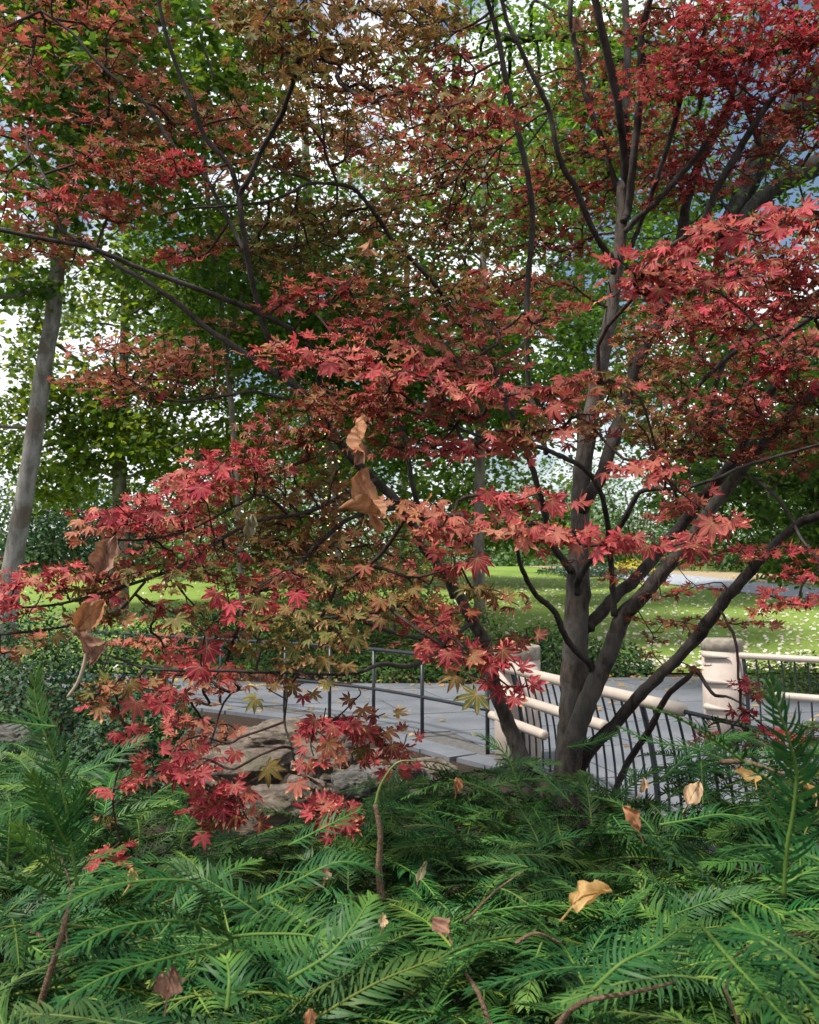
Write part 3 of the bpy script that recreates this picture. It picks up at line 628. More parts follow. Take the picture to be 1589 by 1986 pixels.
# pads of leaves: px, py, half width, half height, metres, palette mix, coverage, (leaf size factor)
PADS = [
 (60,35,70,55,3.2,'salmon bronze',.7),(180,20,60,45,3.2,'salmon',.8),(65,155,60,35,3.2,'salmon',.7),(20,250,40,40,3.1,'salmon',.5),(150,230,60,30,3.1,'salmon red',.4),
 (265,50,60,55,3.0,'salmon rust',.7),(230,150,90,50,3.2,'salmon rust bronze',1.0),(60,90,50,30,3.2,'salmon',.5),
 (270,250,90,40,3.3,'rust salmon olive',1.1),(235,315,110,45,2.9,'red rust bronze',1.1),(120,380,60,40,2.7,'red',.8),(330,325,60,30,2.8,'red crim',1.0),(390,340,50,30,3.0,'rust',.9),
 (430,245,60,45,3.5,'rust red',1.0),(340,200,70,40,3.4,'rust',.8),(80,275,50,40,3.0,'red salmon',.5),(40,350,40,30,2.8,'red',.4),
 (90,485,100,30,3.1,'rust bronze salmon',.9),(60,425,60,30,3.0,'orange',.6),(350,492,60,25,3.1,'red',.9),(420,470,50,25,3.2,'rust',.7),(250,410,90,30,3.0,'salmon bronze red',.9),(190,390,50,20,2.9,'red',.8),
 (555,25,120,50,2.4,'olive bronze',1.2),(620,90,110,55,2.4,'olive bronze',1.2),(480,30,50,45,2.5,'bronze rust',1.0),(540,110,80,50,2.6,'olive',1.0),(720,40,120,60,2.9,'olive bronze',1.1),
 (700,140,110,60,2.7,'olive olive rust',1.1),(800,205,110,40,2.2,'dark bronze',1.3),(880,140,60,50,3.5,'red',.9),(820,60,80,60,3.4,'bronze olive',.9),(930,230,80,50,2.8,'dark red',1.2),(870,40,50,40,3.8,'olive',.6),
 (520,210,80,50,3.1,'olive',.8),(590,280,110,55,3.3,'olive olive orange',.9),(720,260,110,60,3.8,'bronze orange olive',1.0),(640,200,90,50,3.2,'olive',.9),(500,330,60,40,3.2,'rust',.5),
 (660,420,120,45,3.4,'olive',1.2),(560,445,100,45,3.2,'olive green',1.1),(520,500,70,30,3.2,'olive',.7),(600,500,90,35,3.2,'olive',.9),(800,330,110,55,4.4,'orange olive',1.0),(900,310,90,60,4.4,'rust olive red',1.1),(810,425,110,50,4.4,'olive olive orange',1.0),
 (900,470,80,55,4.3,'olive rust',.9),(735,500,70,35,3.1,'olive',.8),(640,555,90,30,3.0,'red rust',1.0),(560,590,80,25,3.0,'red',.7),(960,560,80,45,3.8,'red rust',1.1),(1000,420,60,70,4.4,'orange olive',.8),(850,560,90,40,3.6,'olive rust',1.0),
 (740,600,90,35,3.0,'bronze red',.9),(900,630,100,35,3.2,'red rust',1.0),(690,650,90,30,2.8,'red',.9),
 (1100,330,70,70,4.5,'rust olive',1.0),(1060,170,60,60,4.5,'rust olive',.5),(1150,150,60,50,4.5,'rust orange',.9),(1170,250,60,60,4.4,'rust red',1.0),(1130,50,50,50,4.4,'rust',.6),
 (1290,60,70,60,4.0,'rust red',1.0),(1290,160,80,60,3.8,'red',1.1),(1420,60,110,70,3.6,'crim red',1.2),(1540,40,60,60,3.4,'crim',1.2),(1350,130,80,50,3.6,'crim red',1.2),(1460,160,100,50,3.7,'crim',1.0),
 (1450,250,90,50,3.8,'crim dark',.9),(1300,270,70,60,4.2,'rust red',1.0),(1360,330,80,50,4.2,'red crim',.9),(1555,150,50,50,3.4,'crim dark',1.0),(1560,240,50,50,3.5,'dark',.9),(1500,310,70,40,3.8,'dark rust',.7),(1290,370,60,40,4.2,'red dark',.8),(1240,300,40,60,4.4,'rust',.8),
 (1140,370,50,40,4.5,'red',.9),(1090,470,55,45,4.5,'dark red',1.0),(1160,430,40,30,4.4,'dark',.5),(1060,560,80,30,4.2,'dark rust',.8),(1040,380,40,60,4.5,'red',.6),
 (1240,510,55,25,2.1,'pink salmon',1.2),(1320,490,70,28,2.05,'pink red',1.4),(1420,455,90,30,2.0,'pink red',1.5),(1530,425,80,30,1.95,'pink red',1.5),(1240,560,70,28,2.15,'red pink',1.2),(1340,545,90,28,2.2,'red',1.2),
 (1450,530,110,35,2.4,'crim dark',1.3),(1550,500,60,40,2.4,'crim dark',1.3),(1560,570,60,40,2.5,'dark',1.2),(1430,610,110,40,2.8,'dark crim',1.2),(1320,620,80,40,3.2,'dark red',1.0),(1250,640,60,40,3.4,'dark rust',.9),(1560,668,45,20,1.95,'pink salmon',1.2),(1520,680,80,40,3.3,'crim dark',1.0),(1480,580,80,40,2.7,'crim',1.0),
 (270,675,120,28,3.6,'salmon',1.1),(190,735,80,20,3.6,'salmon orange',1.1),(300,730,110,22,3.5,'salmon rust',1.1),(370,700,90,25,3.4,'salmon',.9),(250,770,80,15,3.5,'salmon red',.8),(430,640,60,20,3.2,'rust',.6),(400,755,60,18,3.4,'rust',.6),
 (560,690,80,28,2.5,'pink salmon',1.2),(640,690,90,28,2.5,'pink',1.2),(740,710,100,28,2.5,'pink salmon',1.2),(860,680,90,28,2.6,'salmon red',1.1),(840,730,100,30,2.5,'red pink',1.1),(1020,630,80,22,2.8,'salmon orange',1.2),(1100,600,50,20,2.9,'orange salmon',1.0),(950,690,80,28,2.7,'rust red',1.0),
 (940,760,90,28,2.4,'red pink',1.1),(1070,770,80,28,2.35,'red orange',1.1),(1150,740,70,24,2.4,'red olive',1.0),(1030,830,80,30,2.4,'red rust olive',1.1),(1120,830,60,28,2.4,'rust red',1.0),(1210,750,40,25,2.5,'olive rust',.9),(1200,800,60,25,2.6,'rust olive',.9),
 (790,790,100,35,2.7,'red dark',1.1),(690,780,90,35,2.8,'dark rust',1.0),(590,770,70,30,2.9,'bronze dark',.9),(560,830,90,30,2.9,'rust red',1.0),(640,850,80,30,2.9,'dark rust',1.0),(800,860,80,30,2.7,'dark red',.9),(870,870,60,25,2.6,'red',.9),(980,870,60,25,2.5,'red',1.0),(880,800,60,25,2.6,'red',.9),
 (440,890,70,28,2.7,'crim pink',1.2),(390,930,80,28,2.6,'crim pink',1.3),(350,965,80,25,2.6,'crim pink',1.2),(470,920,80,30,2.8,'crim rust',1.1),(540,890,80,30,3.0,'bronze red',1.0),(220,1005,70,25,2.55,'crim pink',1.2),(300,1000,80,28,2.6,'crim pink',1.2),(170,1030,40,18,2.5,'orange salmon',1.0),
 (340,1040,110,40,2.8,'crim rust',1.1),(460,1000,100,40,3.1,'bronze olive',1.1),(580,940,90,40,3.1,'bronze rust',1.0),(560,1040,110,45,3.1,'olive rust',1.1),(470,1070,100,40,3.0,'olive rust',1.1),(660,1060,80,40,3.0,'rust',.9),(680,1000,60,30,3.1,'rust',.7),(640,960,50,30,3.2,'rust',.6),
 (420,1110,110,35,2.7,'olive crim',1.0),(270,1090,90,35,2.6,'crim olive',1.1),(250,1140,110,25,2.5,'olive crim',1.1),(90,1110,70,25,2.45,'crim pink',1.2),(50,1140,50,25,2.4,'pink crim',1.2),(30,1190,40,22,2.4,'pink crim',1.2),(160,1190,90,18,2.45,'olive rust',1.0),(60,1235,60,15,2.4,'rust salmon',.7),(360,1190,80,22,2.6,'crim olive',1.0),(200,1100,50,25,2.5,'orange rust',1.0),(30,1265,30,12,2.4,'salmon',.7),
 (640,1120,80,30,2.4,'olive dark',1.1),(550,1140,80,30,2.6,'red rust',1.0),(740,1120,70,30,2.6,'rust',1.0),(730,1170,80,28,2.3,'rust olive',1.1),(480,1190,80,28,2.5,'red crim',1.0),(590,1200,80,28,2.3,'olive green',1.1),(660,1220,60,28,2.25,'olive',1.0),(540,1240,60,22,2.5,'green olive',.9),(810,1110,60,30,2.8,'rust red',1.0),(780,1060,50,30,3.0,'rust',.8),
 (330,1255,60,28,2.9,'salmon pink',1.1),(270,1245,40,18,2.9,'salmon',.9),(390,1290,60,25,2.5,'crim red',1.0),(460,1250,60,22,2.7,'salmon rust',.9),(440,1330,50,18,2.9,'salmon',.7),(500,1300,60,20,2.6,'salmon rust',.7),(600,1280,50,22,2.4,'rust olive',.7),(700,1250,40,25,2.4,'rust olive',.9),(390,1360,50,12,3.0,'salmon',.6),
 (360,1405,45,22,3.2,'salmon pink',1.0),(420,1415,40,18,3.2,'salmon',.8),(370,1440,45,15,2.8,'salmon',.8),
 (320,1340,35,25,2.3,'red crim',1.1),(250,1340,50,22,2.3,'rust olive',1.1),(200,1365,35,15,2.3,'rust red',1.0),(240,1420,30,14,2.3,'crim red',.9),
 (640,1400,45,28,2.25,'red crim',.9),(710,1400,50,30,2.35,'red rust',.9),(760,1440,30,28,2.4,'dark red',.9),(620,1450,40,20,2.25,'red',.7),(760,1480,45,15,2.5,'pink red',.9),(700,1470,40,15,2.5,'dark',.8),
 (350,1470,50,20,2.25,'pink crim',1.1),(360,1505,40,15,2.2,'pink crim',.9),(300,1470,25,14,2.3,'pink',.8),(240,1520,35,18,2.2,'crim pink',.9),(280,1500,30,12,2.3,'salmon',.9),(440,1530,50,25,2.25,'red crim',1.0),(410,1560,40,22,2.25,'red crim',1.1),(460,1580,35,18,2.25,'red dark',.9),(640,1560,35,28,2.15,'red crim',1.0),(660,1600,30,22,2.15,'red crim',1.0),(230,1640,25,14,2.3,'pink crim',.9),(200,1670,20,18,2.3,'pink',.8),(190,1590,30,10,2.8,'dark salmon',.7),
 (830,1230,45,30,2.25,'red dark',1.0),(890,1260,60,28,2.1,'red crim',1.0),(950,1280,50,30,2.05,'crim dark',1.1),(990,1330,25,25,2.1,'crim',.9),(850,1180,60,25,2.4,'rust dark',1.0),(940,1150,60,18,2.4,'dark olive',1.0),(1000,1160,30,15,2.6,'dark',.9),(1000,1230,25,18,2.3,'dark',.8),(800,1190,40,20,2.3,'red rust',.9),(900,1090,40,18,2.3,'red',.9),
 (800,975,45,20,2.2,'orange salmon',1.2),(860,1000,60,25,2.15,'salmon red',1.3),(920,1020,60,24,2.1,'red salmon',1.3),(990,975,60,22,2.2,'red pink',1.1),(1070,965,50,20,2.25,'red pink',1.1),(1000,1020,60,20,2.15,'salmon red',1.3),(1070,1040,60,20,2.1,'red pink',1.2),(1150,1045,60,18,2.1,'red pink',1.3),(1220,1045,45,15,2.1,'red',1.1),(850,1045,35,22,2.1,'salmon orange',1.0),
 (1270,1055,40,15,2.15,'red',1.0),(1330,1045,40,16,2.1,'red',1.0),(1240,905,55,18,2.25,'red orange',1.2),(1310,920,30,15,2.3,'red',1.0),(1340,960,45,15,2.5,'red dark',1.0),(1400,1010,45,12,2.15,'red',1.0),(1290,985,60,15,2.7,'dark red',.8),
 (1390,790,90,45,3.6,'dark red',1.0),(1500,740,80,45,3.4,'dark crim',1.0),(1550,820,50,50,3.4,'dark rust',1.0),(1320,850,70,45,3.5,'dark rust',1.0),(1450,840,80,40,3.6,'dark',.9),(1250,840,60,45,3.2,'rust olive',1.0),(1300,730,60,45,4.0,'rust dark',.8),(1410,880,70,22,3.6,'dark',.8),(1540,900,60,25,3.4,'dark olive',.8),(1260,710,50,50,4.2,'rust',.5),(1380,690,60,40,3.9,'dark',.7),
 (1500,1070,90,14,3.2,'crim dark',1.0),(1410,1065,60,14,3.5,'crim dark',.9),(1530,1160,55,18,2.9,'crim',1.0),(1500,1185,40,10,2.9,'crim dark',1.0),(1370,1145,40,12,3.6,'dark crim',.9),(1290,1150,40,16,3.8,'dark',.7),(1310,1205,90,10,3.8,'dark rust',.9),(1450,1210,60,8,3.5,'dark',.7),(1240,1115,60,12,3.9,'dark',.6),(1110,1095,30,8,3.9,'dark',.6),(1560,1110,40,14,3.0,'crim',1.0),(1330,1090,40,10,3.7,'dark',.6),
 (1450,1330,35,20,3.3,'crim dark',.8),(1420,1385,40,14,3.3,'crim',.8),(1400,1440,50,22,3.4,'crim pink',.8),(1470,1430,50,20,3.2,'crim pink',.7),(1560,1440,40,30,3.2,'crim pink',.7),(1270,1268,25,8,3.9,'rust',.8),(1340,1285,25,12,3.8,'rust dark',.7),(1290,1235,40,10,3.9,'dark rust',.6),
 # beyond the frame, so that the crown goes on
 (-70,60,70,80,3.0,'salmon orange',.6),(-80,300,70,80,2.9,'red rust',.6),(-70,1120,60,50,2.5,'crim',.8),(-60,460,60,40,2.8,'orange',.7),(1660,60,70,80,3.4,'crim',.9),(1660,250,70,80,3.4,'dark crim',.8),(1650,460,70,50,2.1,'pink red',1.0),(1660,620,70,60,2.8,'dark',.8),(1660,820,70,80,3.4,'dark',.8),(1650,1080,70,50,3.0,'crim',.8),
 (300,-60,200,50,3.0,'orange rust',.8),(620,-70,200,50,2.6,'rust olive',.8),(950,-70,200,50,3.4,'rust',.7),(1300,-70,200,50,3.8,'red crim',.8),
]
# single leaves one can pick out in the photo: px, py, width px, palette, metres
HERO = [(388,1294,68,'crim',2.2),(404,1255,62,'crim',2.3),(456,1459,48,'red',2.3),(519,1487,62,'olive',2.2),(613,1395,48,'red',2.2),(648,1409,50,'red',2.2),(635,1440,62,'orange',2.15),(704,1374,48,'rust',2.3),(711,1415,56,'red',2.3),(761,1447,52,'dark',2.3),(698,1453,42,'olive',2.35),(597,1418,44,'red',2.3),(597,1481,46,'dark',2.3),(575,1519,56,'orange',2.2),(632,1547,52,'crim',2.2),(667,1553,46,'red',2.25),(632,1591,50,'red',2.2),(673,1594,64,'red',2.1),(456,1522,52,'red',2.2),(487,1531,48,'orange',2.25),(456,1560,48,'red',2.25),(390,1563,46,'red',2.25),(393,1620,48,'pink',2.2),(343,1506,46,'pink',2.2),(380,1509,46,'pink',2.2),(358,1462,50,'pink',2.25),(387,1456,42,'pink',2.3),(415,1531,46,'rust',2.25),(434,1594,42,'dark',2.25),
 (629,1280,50,'olive',2.2),(673,1289,50,'olive',2.2),(686,1236,54,'olive',2.2),(607,1343,40,'olive',2.3),(632,1324,44,'green',2.25),(497,1355,54,'green',2.25),(531,1327,44,'olive',2.35),(569,1330,42,'rust',2.35),(588,1350,38,'crim',2.4),(679,1355,44,'dark',2.35),
 (264,1362,68,'red',2.15),(315,1364,62,'crim',2.2),(252,1326,62,'olive',2.25),(191,1372,54,'rust',2.2),(320,1331,50,'crim',2.3),(254,1409,40,'crim',2.2),(224,1422,40,'crim',2.25),(327,1482,46,'crim',2.2),
 (925,1347,74,'olive',1.9),(885,1311,58,'olive',2.0),(870,1266,62,'red',2.0),(819,1251,52,'red',2.1),(865,1231,48,'crim',2.1),(915,1271,62,'rust',2.0),(975,1261,62,'dark',2.0),(1000,1352,54,'crim',2.0),(1005,1236,46,'dark',2.2),(950,1291,52,'crim',2.0),(945,1320,48,'crim',2.05),
 (1076,786,62,'orange',2.15),(1116,746,48,'red',2.3),(1051,751,50,'red',2.3),(1096,837,56,'red',2.25),(1140,825,50,'rust',2.3),(890,995,50,'orange',2.15),(945,952,54,'red',2.15),(1071,973,60,'red',2.1),(925,1083,68,'red',2.05),(1237,907,48,'orange',2.2),(1202,907,46,'red',2.25),(1303,907,48,'red',2.2),(1257,932,48,'red',2.2),(1383,1013,88,'red',2.0),(1348,1058,72,'red',2.05),(1207,1038,72,'red',2.05),(1061,1028,62,'pink',2.1),(1141,1028,60,'pink',2.1),(1257,1058,60,'red',2.1),(1272,877,50,'red',2.4),(990,990,52,'red',2.15),(1020,1045,56,'pink',2.1),
 (430,905,64,'pink',2.4),(390,945,70,'crim',2.35),(300,990,60,'crim',2.4),(215,1000,56,'crim',2.4),(640,705,56,'pink',2.3),(720,720,56,'pink',2.3),(1420,460,70,'pink',1.9),(1510,440,72,'pink',1.85),(1330,500,66,'pink',1.95),(1280,560,66,'red',2.0),(1370,545,64,'red',2.0),(1560,400,60,'pink',1.85),
 (690,1030,46,'rust',2.6),(575,1150,60,'crim',2.3),(500,1160,64,'olive',2.3),(340,1200,64,'olive',2.3),(420,1150,64,'red',2.35),(740,1200,56,'rust',2.2),(800,1140,54,'rust',2.3)]
def leaf_area_px(size, D): return (size * F / D) ** 2 * 0.185
pos, nrm, head, size, colr, var = [], [], [], [], [], []
tw_pts = []
def add_leaf(P, N, H, s, c, v): pos.append(P); nrm.append(N); head.append(H); size.append(s); colr.append(c); var.append(v)
def pick(pal, rg):
    ps = PAL[rg.choice(pal.split(), p=None)]; c = np.array(ps[rg.integers(len(ps))], float)
    c[:3] *= rg.uniform(0.7, 1.35); return c
rg = np.random.default_rng(5)
camP = np.array([0, 0, CAM_Z])
for (cx, cy, rx, ry, D, pal, cov) in PADS:
    S = 0.064 if D > 2.5 else 0.071
    n = max(4, int(math.pi * rx * ry * cov * (1.7 if (cy < 640 and cx < 1000) else 1.9 if (cy > 1380 and cx < 800) else 1.4 if (cy > 850 and cx < 800) else 1.55 if cx < 1180 else 1.8) / leaf_area_px(S, D)))
    nn = (n + 1) // 2                                     # leaves come in pairs at a twig node
    th = rg.uniform(0, 2 * np.pi, nn); rr = np.sqrt(rg.uniform(0, 1, nn)) * rg.uniform(0.85, 1.2, nn)
    dx = np.cos(th) * rr; dy = np.sin(th) * rr
    dep = np.clip(rx * D / F * 0.9, 0.06, 0.3)
    # depth goes with height inside a pad: a pad is a tilted layer
    dd = rg.normal(size=nn) * dep * 0.45 + (-dy if cy > 1130 else dy) * 0.0
    P = at_n(cx + dx * rx, cy + dy * ry, np.maximum(1.45, D + dd))
    out = np.stack([dx, -0.5 + 0 * dx, -0.35 + 0 * dx], 1)
    tocam = unit(camP - P)
    for k in range(nn):
        tw_pts.append(P[k] + np.array([0, 0, 0.0]))
        for sgn in (-1, 1):
            N = np.array([0, 0, 1.0]) * rg.uniform(0.6, 1.0) + tocam[k] * (rg.uniform(0.0, 0.55) if D > 2.6 else rg.uniform(0.15, 0.8)) + rg.normal(size=3) * 0.27
            H = out[k] * 0.6 + np.array([sgn * 0.9, 0, -0.25]) + rg.normal(size=3) * 0.45
            s = S * rg.uniform(0.72, 1.12)
            Hn = unit(H)
            pet = unit(H * np.array([1, 1, 0.3])) * rg.uniform(0.015, 0.035)
            add_leaf(P[k] + pet + np.array([0, 0, rg.normal() * 0.006]), N, H, s, pick(pal, rg), rg.integers(14) if D < 3 else 14 + rg.integers(8))
n_pad = len(pos)
for (px, py, w, pal, D) in HERO:
    P = at(px, py, D); s = w * D / F * rg.uniform(1.02, 1.12)
    N = unit(camP - P) * 1.0 + np.array([0, 0, rg.uniform(0.25, 0.6)]) + rg.normal(size=3) * 0.16
    H = np.array([rg.normal() * 0.7, -0.2, -1.0])
    add_leaf(P, N, H, s, pick(pal, rg), rg.integers(14))
    tw_pts.append(P - unit(H) * 0.035 + np.array([0, 0.02, 0.0]))
pos, nrm, head, size, colr, var = map(np.array, (pos, nrm, head, size, colr, var))
tw_pts = np.array(tw_pts)
par, order = grow(limb_nodes, tw_pts, 0.30)
A_, B_, ra_, rb_, H_, cnt, _t = tree_segments(limb_nodes, tw_pts, par, order, lambda c: min(0.0013 * c ** 0.36 + 0.0005, 0.0055), 0.16, np.random.default_rng(3), 4)
V, pl = frusta(A_, B_, ra_, rb_, 5)
tag(link('twigs', mesh_np('twigs', V, pl, smooth=True), M_TWIG, maple), kind='stuff')
FR = leaf_frames(len(pos), nrm, head)
ppx, ppy = to_px(pos)
seen = (ppx > -20) & (ppx < 1610) & (ppy > -20) & (ppy < 2000)
score = size / pos[:, 1] * np.where(seen, 1, 0); score[n_pad:] += 10
top = np.argsort(-score)[:300]; is_part = np.zeros(len(pos), bool); is_part[top] = True
leaf_me = []
for k, (v0, f0, a0) in enumerate(LEAVES):
    lob = np.stack([a0[:, 0], a0[:, 1], np.full(len(a0), random.uniform(-0.12, 0.16)), np.ones(len(a0))], 1)
    leaf_me.append(mesh_np('leaf', v0, [f0], None, {'lobe': lob}, True))
    leaf_me[-1].materials.append(M_LEAF_PART)
from mathutils import Matrix
for i in top:
    o = bpy.data.objects.new('leaf', leaf_me[var[i]]); C.objects.link(o); o.parent = maple
    m = np.eye(4); m[:3, :3] = FR[i] * size[i]; m[:3, 3] = pos[i]
    o.matrix_local = Matrix(m.tolist()); o.color = tuple(colr[i])
def mass_leaves(idx, name, parent, mat):
    Vs, Fs, Cs, Ls = [], [], [], []; base = 0
    for k in range(len(LEAVES)):
        ii = idx[var[idx] == k]
        if not len(ii): continue
        v0, f0, a0 = LEAVES[k]; nv = len(v0)
        W = np.einsum('nij,vj->nvi', FR[ii] * size[ii][:, None, None], v0) + pos[ii][:, None]
        Vs.append(W.reshape(-1, 3)); Fs.append((f0[None] + (np.arange(len(ii)) * nv)[:, None, None]).reshape(-1, 3) + base); base += len(ii) * nv
        Cs.append(np.repeat(colr[ii], nv, 0))
        rn = np.repeat(np.random.default_rng(k).uniform(-0.16, 0.2, len(ii)), nv)
        Ls.append(np.stack([np.tile(a0[:, 0], len(ii)), np.tile(a0[:, 1], len(ii)), rn, np.ones(len(rn))], 1))
    o = link(name, mesh_np(name, np.concatenate(Vs), [np.concatenate(Fs)], np.concatenate(Cs), {'lobe': np.concatenate(Ls)}, True), mat, parent)
    return tag(o, kind='stuff')
mass_leaves(np.where(~is_part)[0], 'foliage', maple, M_LEAF_MASS)
print('maple leaves', len(pos), 'twig nodes', len(tw_pts))

# ------------------------------------------------------------------ trees and shrubs behind
LOBED = np.array([(0, 0), (.46, .16), (.27, .42), (.34, .74), (0, 1.0), (-.34, .74), (-.27, .42), (-.46, .16)], float)
OVAL = np.array([(0, 0), (.22, .26), (.22, .66), (0, 1.0), (-.22, .66), (-.22, .26)], float)
def leaf_cloud(P, N, H, s, cols, shape, fold=0.12, rngc=None):
    n = len(P); k = len(shape); z = fold * np.abs(shape[:, 0]) - 0.12 * (shape[:, 1] - 0.4) ** 2
    v0 = np.stack([shape[:, 0], shape[:, 1], z], 1)
    R = leaf_frames(n, N, H)
    V = np.einsum('nij,vj->nvi', R * s[:, None, None], v0) + P[:, None]
    F_ = np.arange(n * k).reshape(n, k)
    return V.reshape(-1, 3), [F_], np.repeat(np.concatenate([cols, np.ones((n, 1))], 1), k, 0)
def pal_cols(n, pal, rg, var=0.3):
    p = np.array(pal); c = p[rg.integers(0, len(p), n)]; return c * rg.uniform(1 - var, 1 + var, (n, 1))
def in_view(P, margin=220):
    x, y = to_px(P); return (x > -margin) & (x < 1589 + margin) & (y > -margin * 1.4) & (y < 2100) & (P[:, 1] > 0.5)
G_PLANE = [(0.085, 0.145, 0.032), (0.11, 0.17, 0.036), (0.065, 0.12, 0.032), (0.14, 0.18, 0.04), (0.05, 0.10, 0.03)]
G_DARK = [(0.025, 0.065, 0.016), (0.035, 0.085, 0.018), (0.05, 0.10, 0.02), (0.02, 0.05, 0.015)]
G_DEEP = [(0.060, 0.130, 0.028), (0.085, 0.165, 0.034), (0.045, 0.105, 0.026), (0.11, 0.185, 0.04)]
G_YELLOW = [(0.17, 0.21, 0.028), (0.14, 0.19, 0.028), (0.22, 0.25, 0.034)]
G_BLUE = [(0.020, 0.062, 0.030), (0.030, 0.085, 0.038), (0.014, 0.045, 0.024)]
def make_tree(name, label, trunk, bark, crown, n_clump, per, leaf, pal, seed, clump_r=0.55, shape=LOBED, mat=None, cat='tree', group=None, r_branch=0.012, limbs=(), flat=0.6, zmin=None):
    """trunk: list of (x, y, z, r). crown: list of (centre, radii). Parts: trunk, branch per main limb, crown."""
    rg = np.random.default_rng(seed)
    t = thing(name, label, cat, group)
    P = np.array([p[:3] for p in trunk], float); R = np.array([p[3] for p in trunk], float)
    gz = float(terrain(P[0, 0], P[0, 1])) - 0.1
    if P[0, 2] > gz + 0.15: P = np.vstack([[P[0, 0], P[0, 1], gz], P]); R = np.concatenate([[R[0] * 1.25], R])
    Q = catmull(P, 6); RR = np.interp(np.linspace(0, 1, len(Q)), np.linspace(0, 1, len(P)), R)
    V, pl = tube_data(Q, RR, 16, True, 0.03, seed); link('trunk', mesh_np('trunk', V, pl, smooth=True), bark, t)
    roots = [Q[len(Q) // 3:]]
    for lm in limbs:
        P2 = np.array([p[:3] for p in lm], float); R2 = np.array([p[3] for p in lm]); Q2 = catmull(P2, 6)
        V, pl = tube_data(Q2, np.interp(np.linspace(0, 1, len(Q2)), np.linspace(0, 1, len(P2)), R2), 10, True, 0.03, seed)
        link('limb', mesh_np('limb', V, pl, smooth=True), bark, t); roots.append(Q2[2:])
    roots = np.concatenate(roots)
    vol = np.array([np.prod(c[1]) for c in crown]) ** 0.75; vol /= vol.sum(); cen = []
    for (c, r), f in zip(crown, vol):
        m = max(3, int(n_clump * 1.2 * f)); d = unit(rg.normal(size=(m, 3))); rad = rg.uniform(0.12, 1, m) ** 0.45
        cen.append(np.array(c) + d * rad[:, None] * np.array(r))
    cen = np.concatenate(cen)
    if zmin is not None: cen = cen[cen[:, 2] > zmin]
    cen = cen[in_view(cen, 300)]
    if len(cen) > 2:
        pr, od = grow(roots, cen, 0.5)
        A, B, r0, r1, H, cn, _ = tree_segments(roots, cen, pr, od, lambda c: r_branch * c ** 0.5, 0.2, rg, 4)
        for h in np.unique(H):
            m = H == h
            V, pl = frusta(A[m], B[m], r0[m], r1[m], 6); link('branch', mesh_np('branch', V, pl, smooth=True), bark, t)
    per = int(per * 1.6); clump_r *= 0.84; n = len(cen) * per
    P = np.repeat(cen, per, 0) + rg.normal(size=(n, 3)) * clump_r * np.array([1, 1, flat]) * rg.uniform(0.5, 1.2, (n, 1))
    k = in_view(P, 120); P = P[k]; n = len(P)
    N = np.array([0, 0, 0.8]) + rg.normal(size=(n, 3)) * 0.55 + np.array([0, -0.35, 0]); Hd = rg.normal(size=(n, 3)) + np.array([0, 0, -0.8])
    V, F_, cl = leaf_cloud(P, N, Hd, leaf * rg.uniform(0.6, 1.2, n), pal_cols(n, pal, rg), shape)
    tag(link('crown', mesh_np('crown', V, F_, cl), mat or M_TREE_LEAF, t), kind='stuff')
    return t
def TP(L): return [(*at(px, py, D), r) for px, py, D, r in L]
TREE_GROUP = 'trees behind the path'
make_tree('plane_tree', 'leaning pale-barked tree at the left edge, bare grey trunk', TP([(8, 1300, 16.5, .23), (15, 1180, 16.5, .21), (24, 1100, 16.5, .19), (58, 900, 16.4, .175), (87, 700, 16.3, .16), (104, 600, 16.2, .15), (120, 400, 16, .125), (126, 200, 15.8, .12), (130, 0, 15.5, .08)]), M_PLANE_BARK,
          [((-8.0, 14.5, 10.5), (3.6, 3.2, 4.6)), ((-10.5, 14, 6.0), (2.2, 3.0, 3.2)), ((-4.6, 14, 12), (3.0, 3, 3.2)), ((-9.8, 13, 4.2), (1.2, 1.6, 1.6))], 330, 46, 0.17, G_PLANE + G_DEEP, 21, 0.42, LOBED, group=TREE_GROUP)
make_tree('plane_tree', 'slim straight pale tree with raised limbs beyond the left lawn', TP([(232, 1075, 25, .26), (232, 960, 25, .22), (231, 880, 25, .19), (235, 800, 25, .16), (240, 700, 25, .14), (243, 560, 25, .11), (248, 350, 25, .07)]), M_PLANE_BARK,
          [((-9.2, 25, 9.0), (3.8, 3.2, 4.0)), ((-7.2, 25, 6.2), (3.4, 3, 2.4)), ((-11.2, 25, 6.0), (2.2, 2.6, 2.2))], 220, 40, 0.19, G_PLANE + G_YELLOW[:2], 22, 0.55, LOBED, group=TREE_GROUP, r_branch=0.018,
          limbs=[TP([(231, 900, 25, .06), (190, 850, 24.8, .05), (120, 790, 24.5, .03)]), TP([(232, 870, 25, .06), (280, 800, 25, .05), (330, 730, 25, .03)]), TP([(231, 850, 25, .07), (200, 790, 25.2, .06), (170, 720, 25.5, .04)]), TP([(233, 930, 25, .06), (300, 910, 24.5, .04), (380, 905, 24, .02)]), TP([(231, 930, 25, .06), (180, 905, 24.5, .045), (110, 860, 24, .025)])])
make_tree('lawn_tree', 'straight grey-brown trunk on the lawn left of the maple trunk', TP([(948, 1262, 20, .30), (938, 1235, 20, .17), (931, 1180, 20, .145), (929, 1050, 20, .14), (931, 900, 20, .13), (934, 780, 20, .12), (936, 600, 20, .10), (940, 300, 20, .06)]), M_GREY_BARK,
          [((1.4, 20, 9.5), (4.0, 3.5, 4.2)), ((-1.4, 20, 8.2), (2.6, 2.8, 2.6)), ((3.6, 19.5, 6.6), (2.4, 2.4, 2.0)), ((0.9, 20, 5.6), (2.6, 2.2, 1.4))], 240, 44, 0.15, G_DEEP, 23, 0.5, LOBED, group=TREE_GROUP)
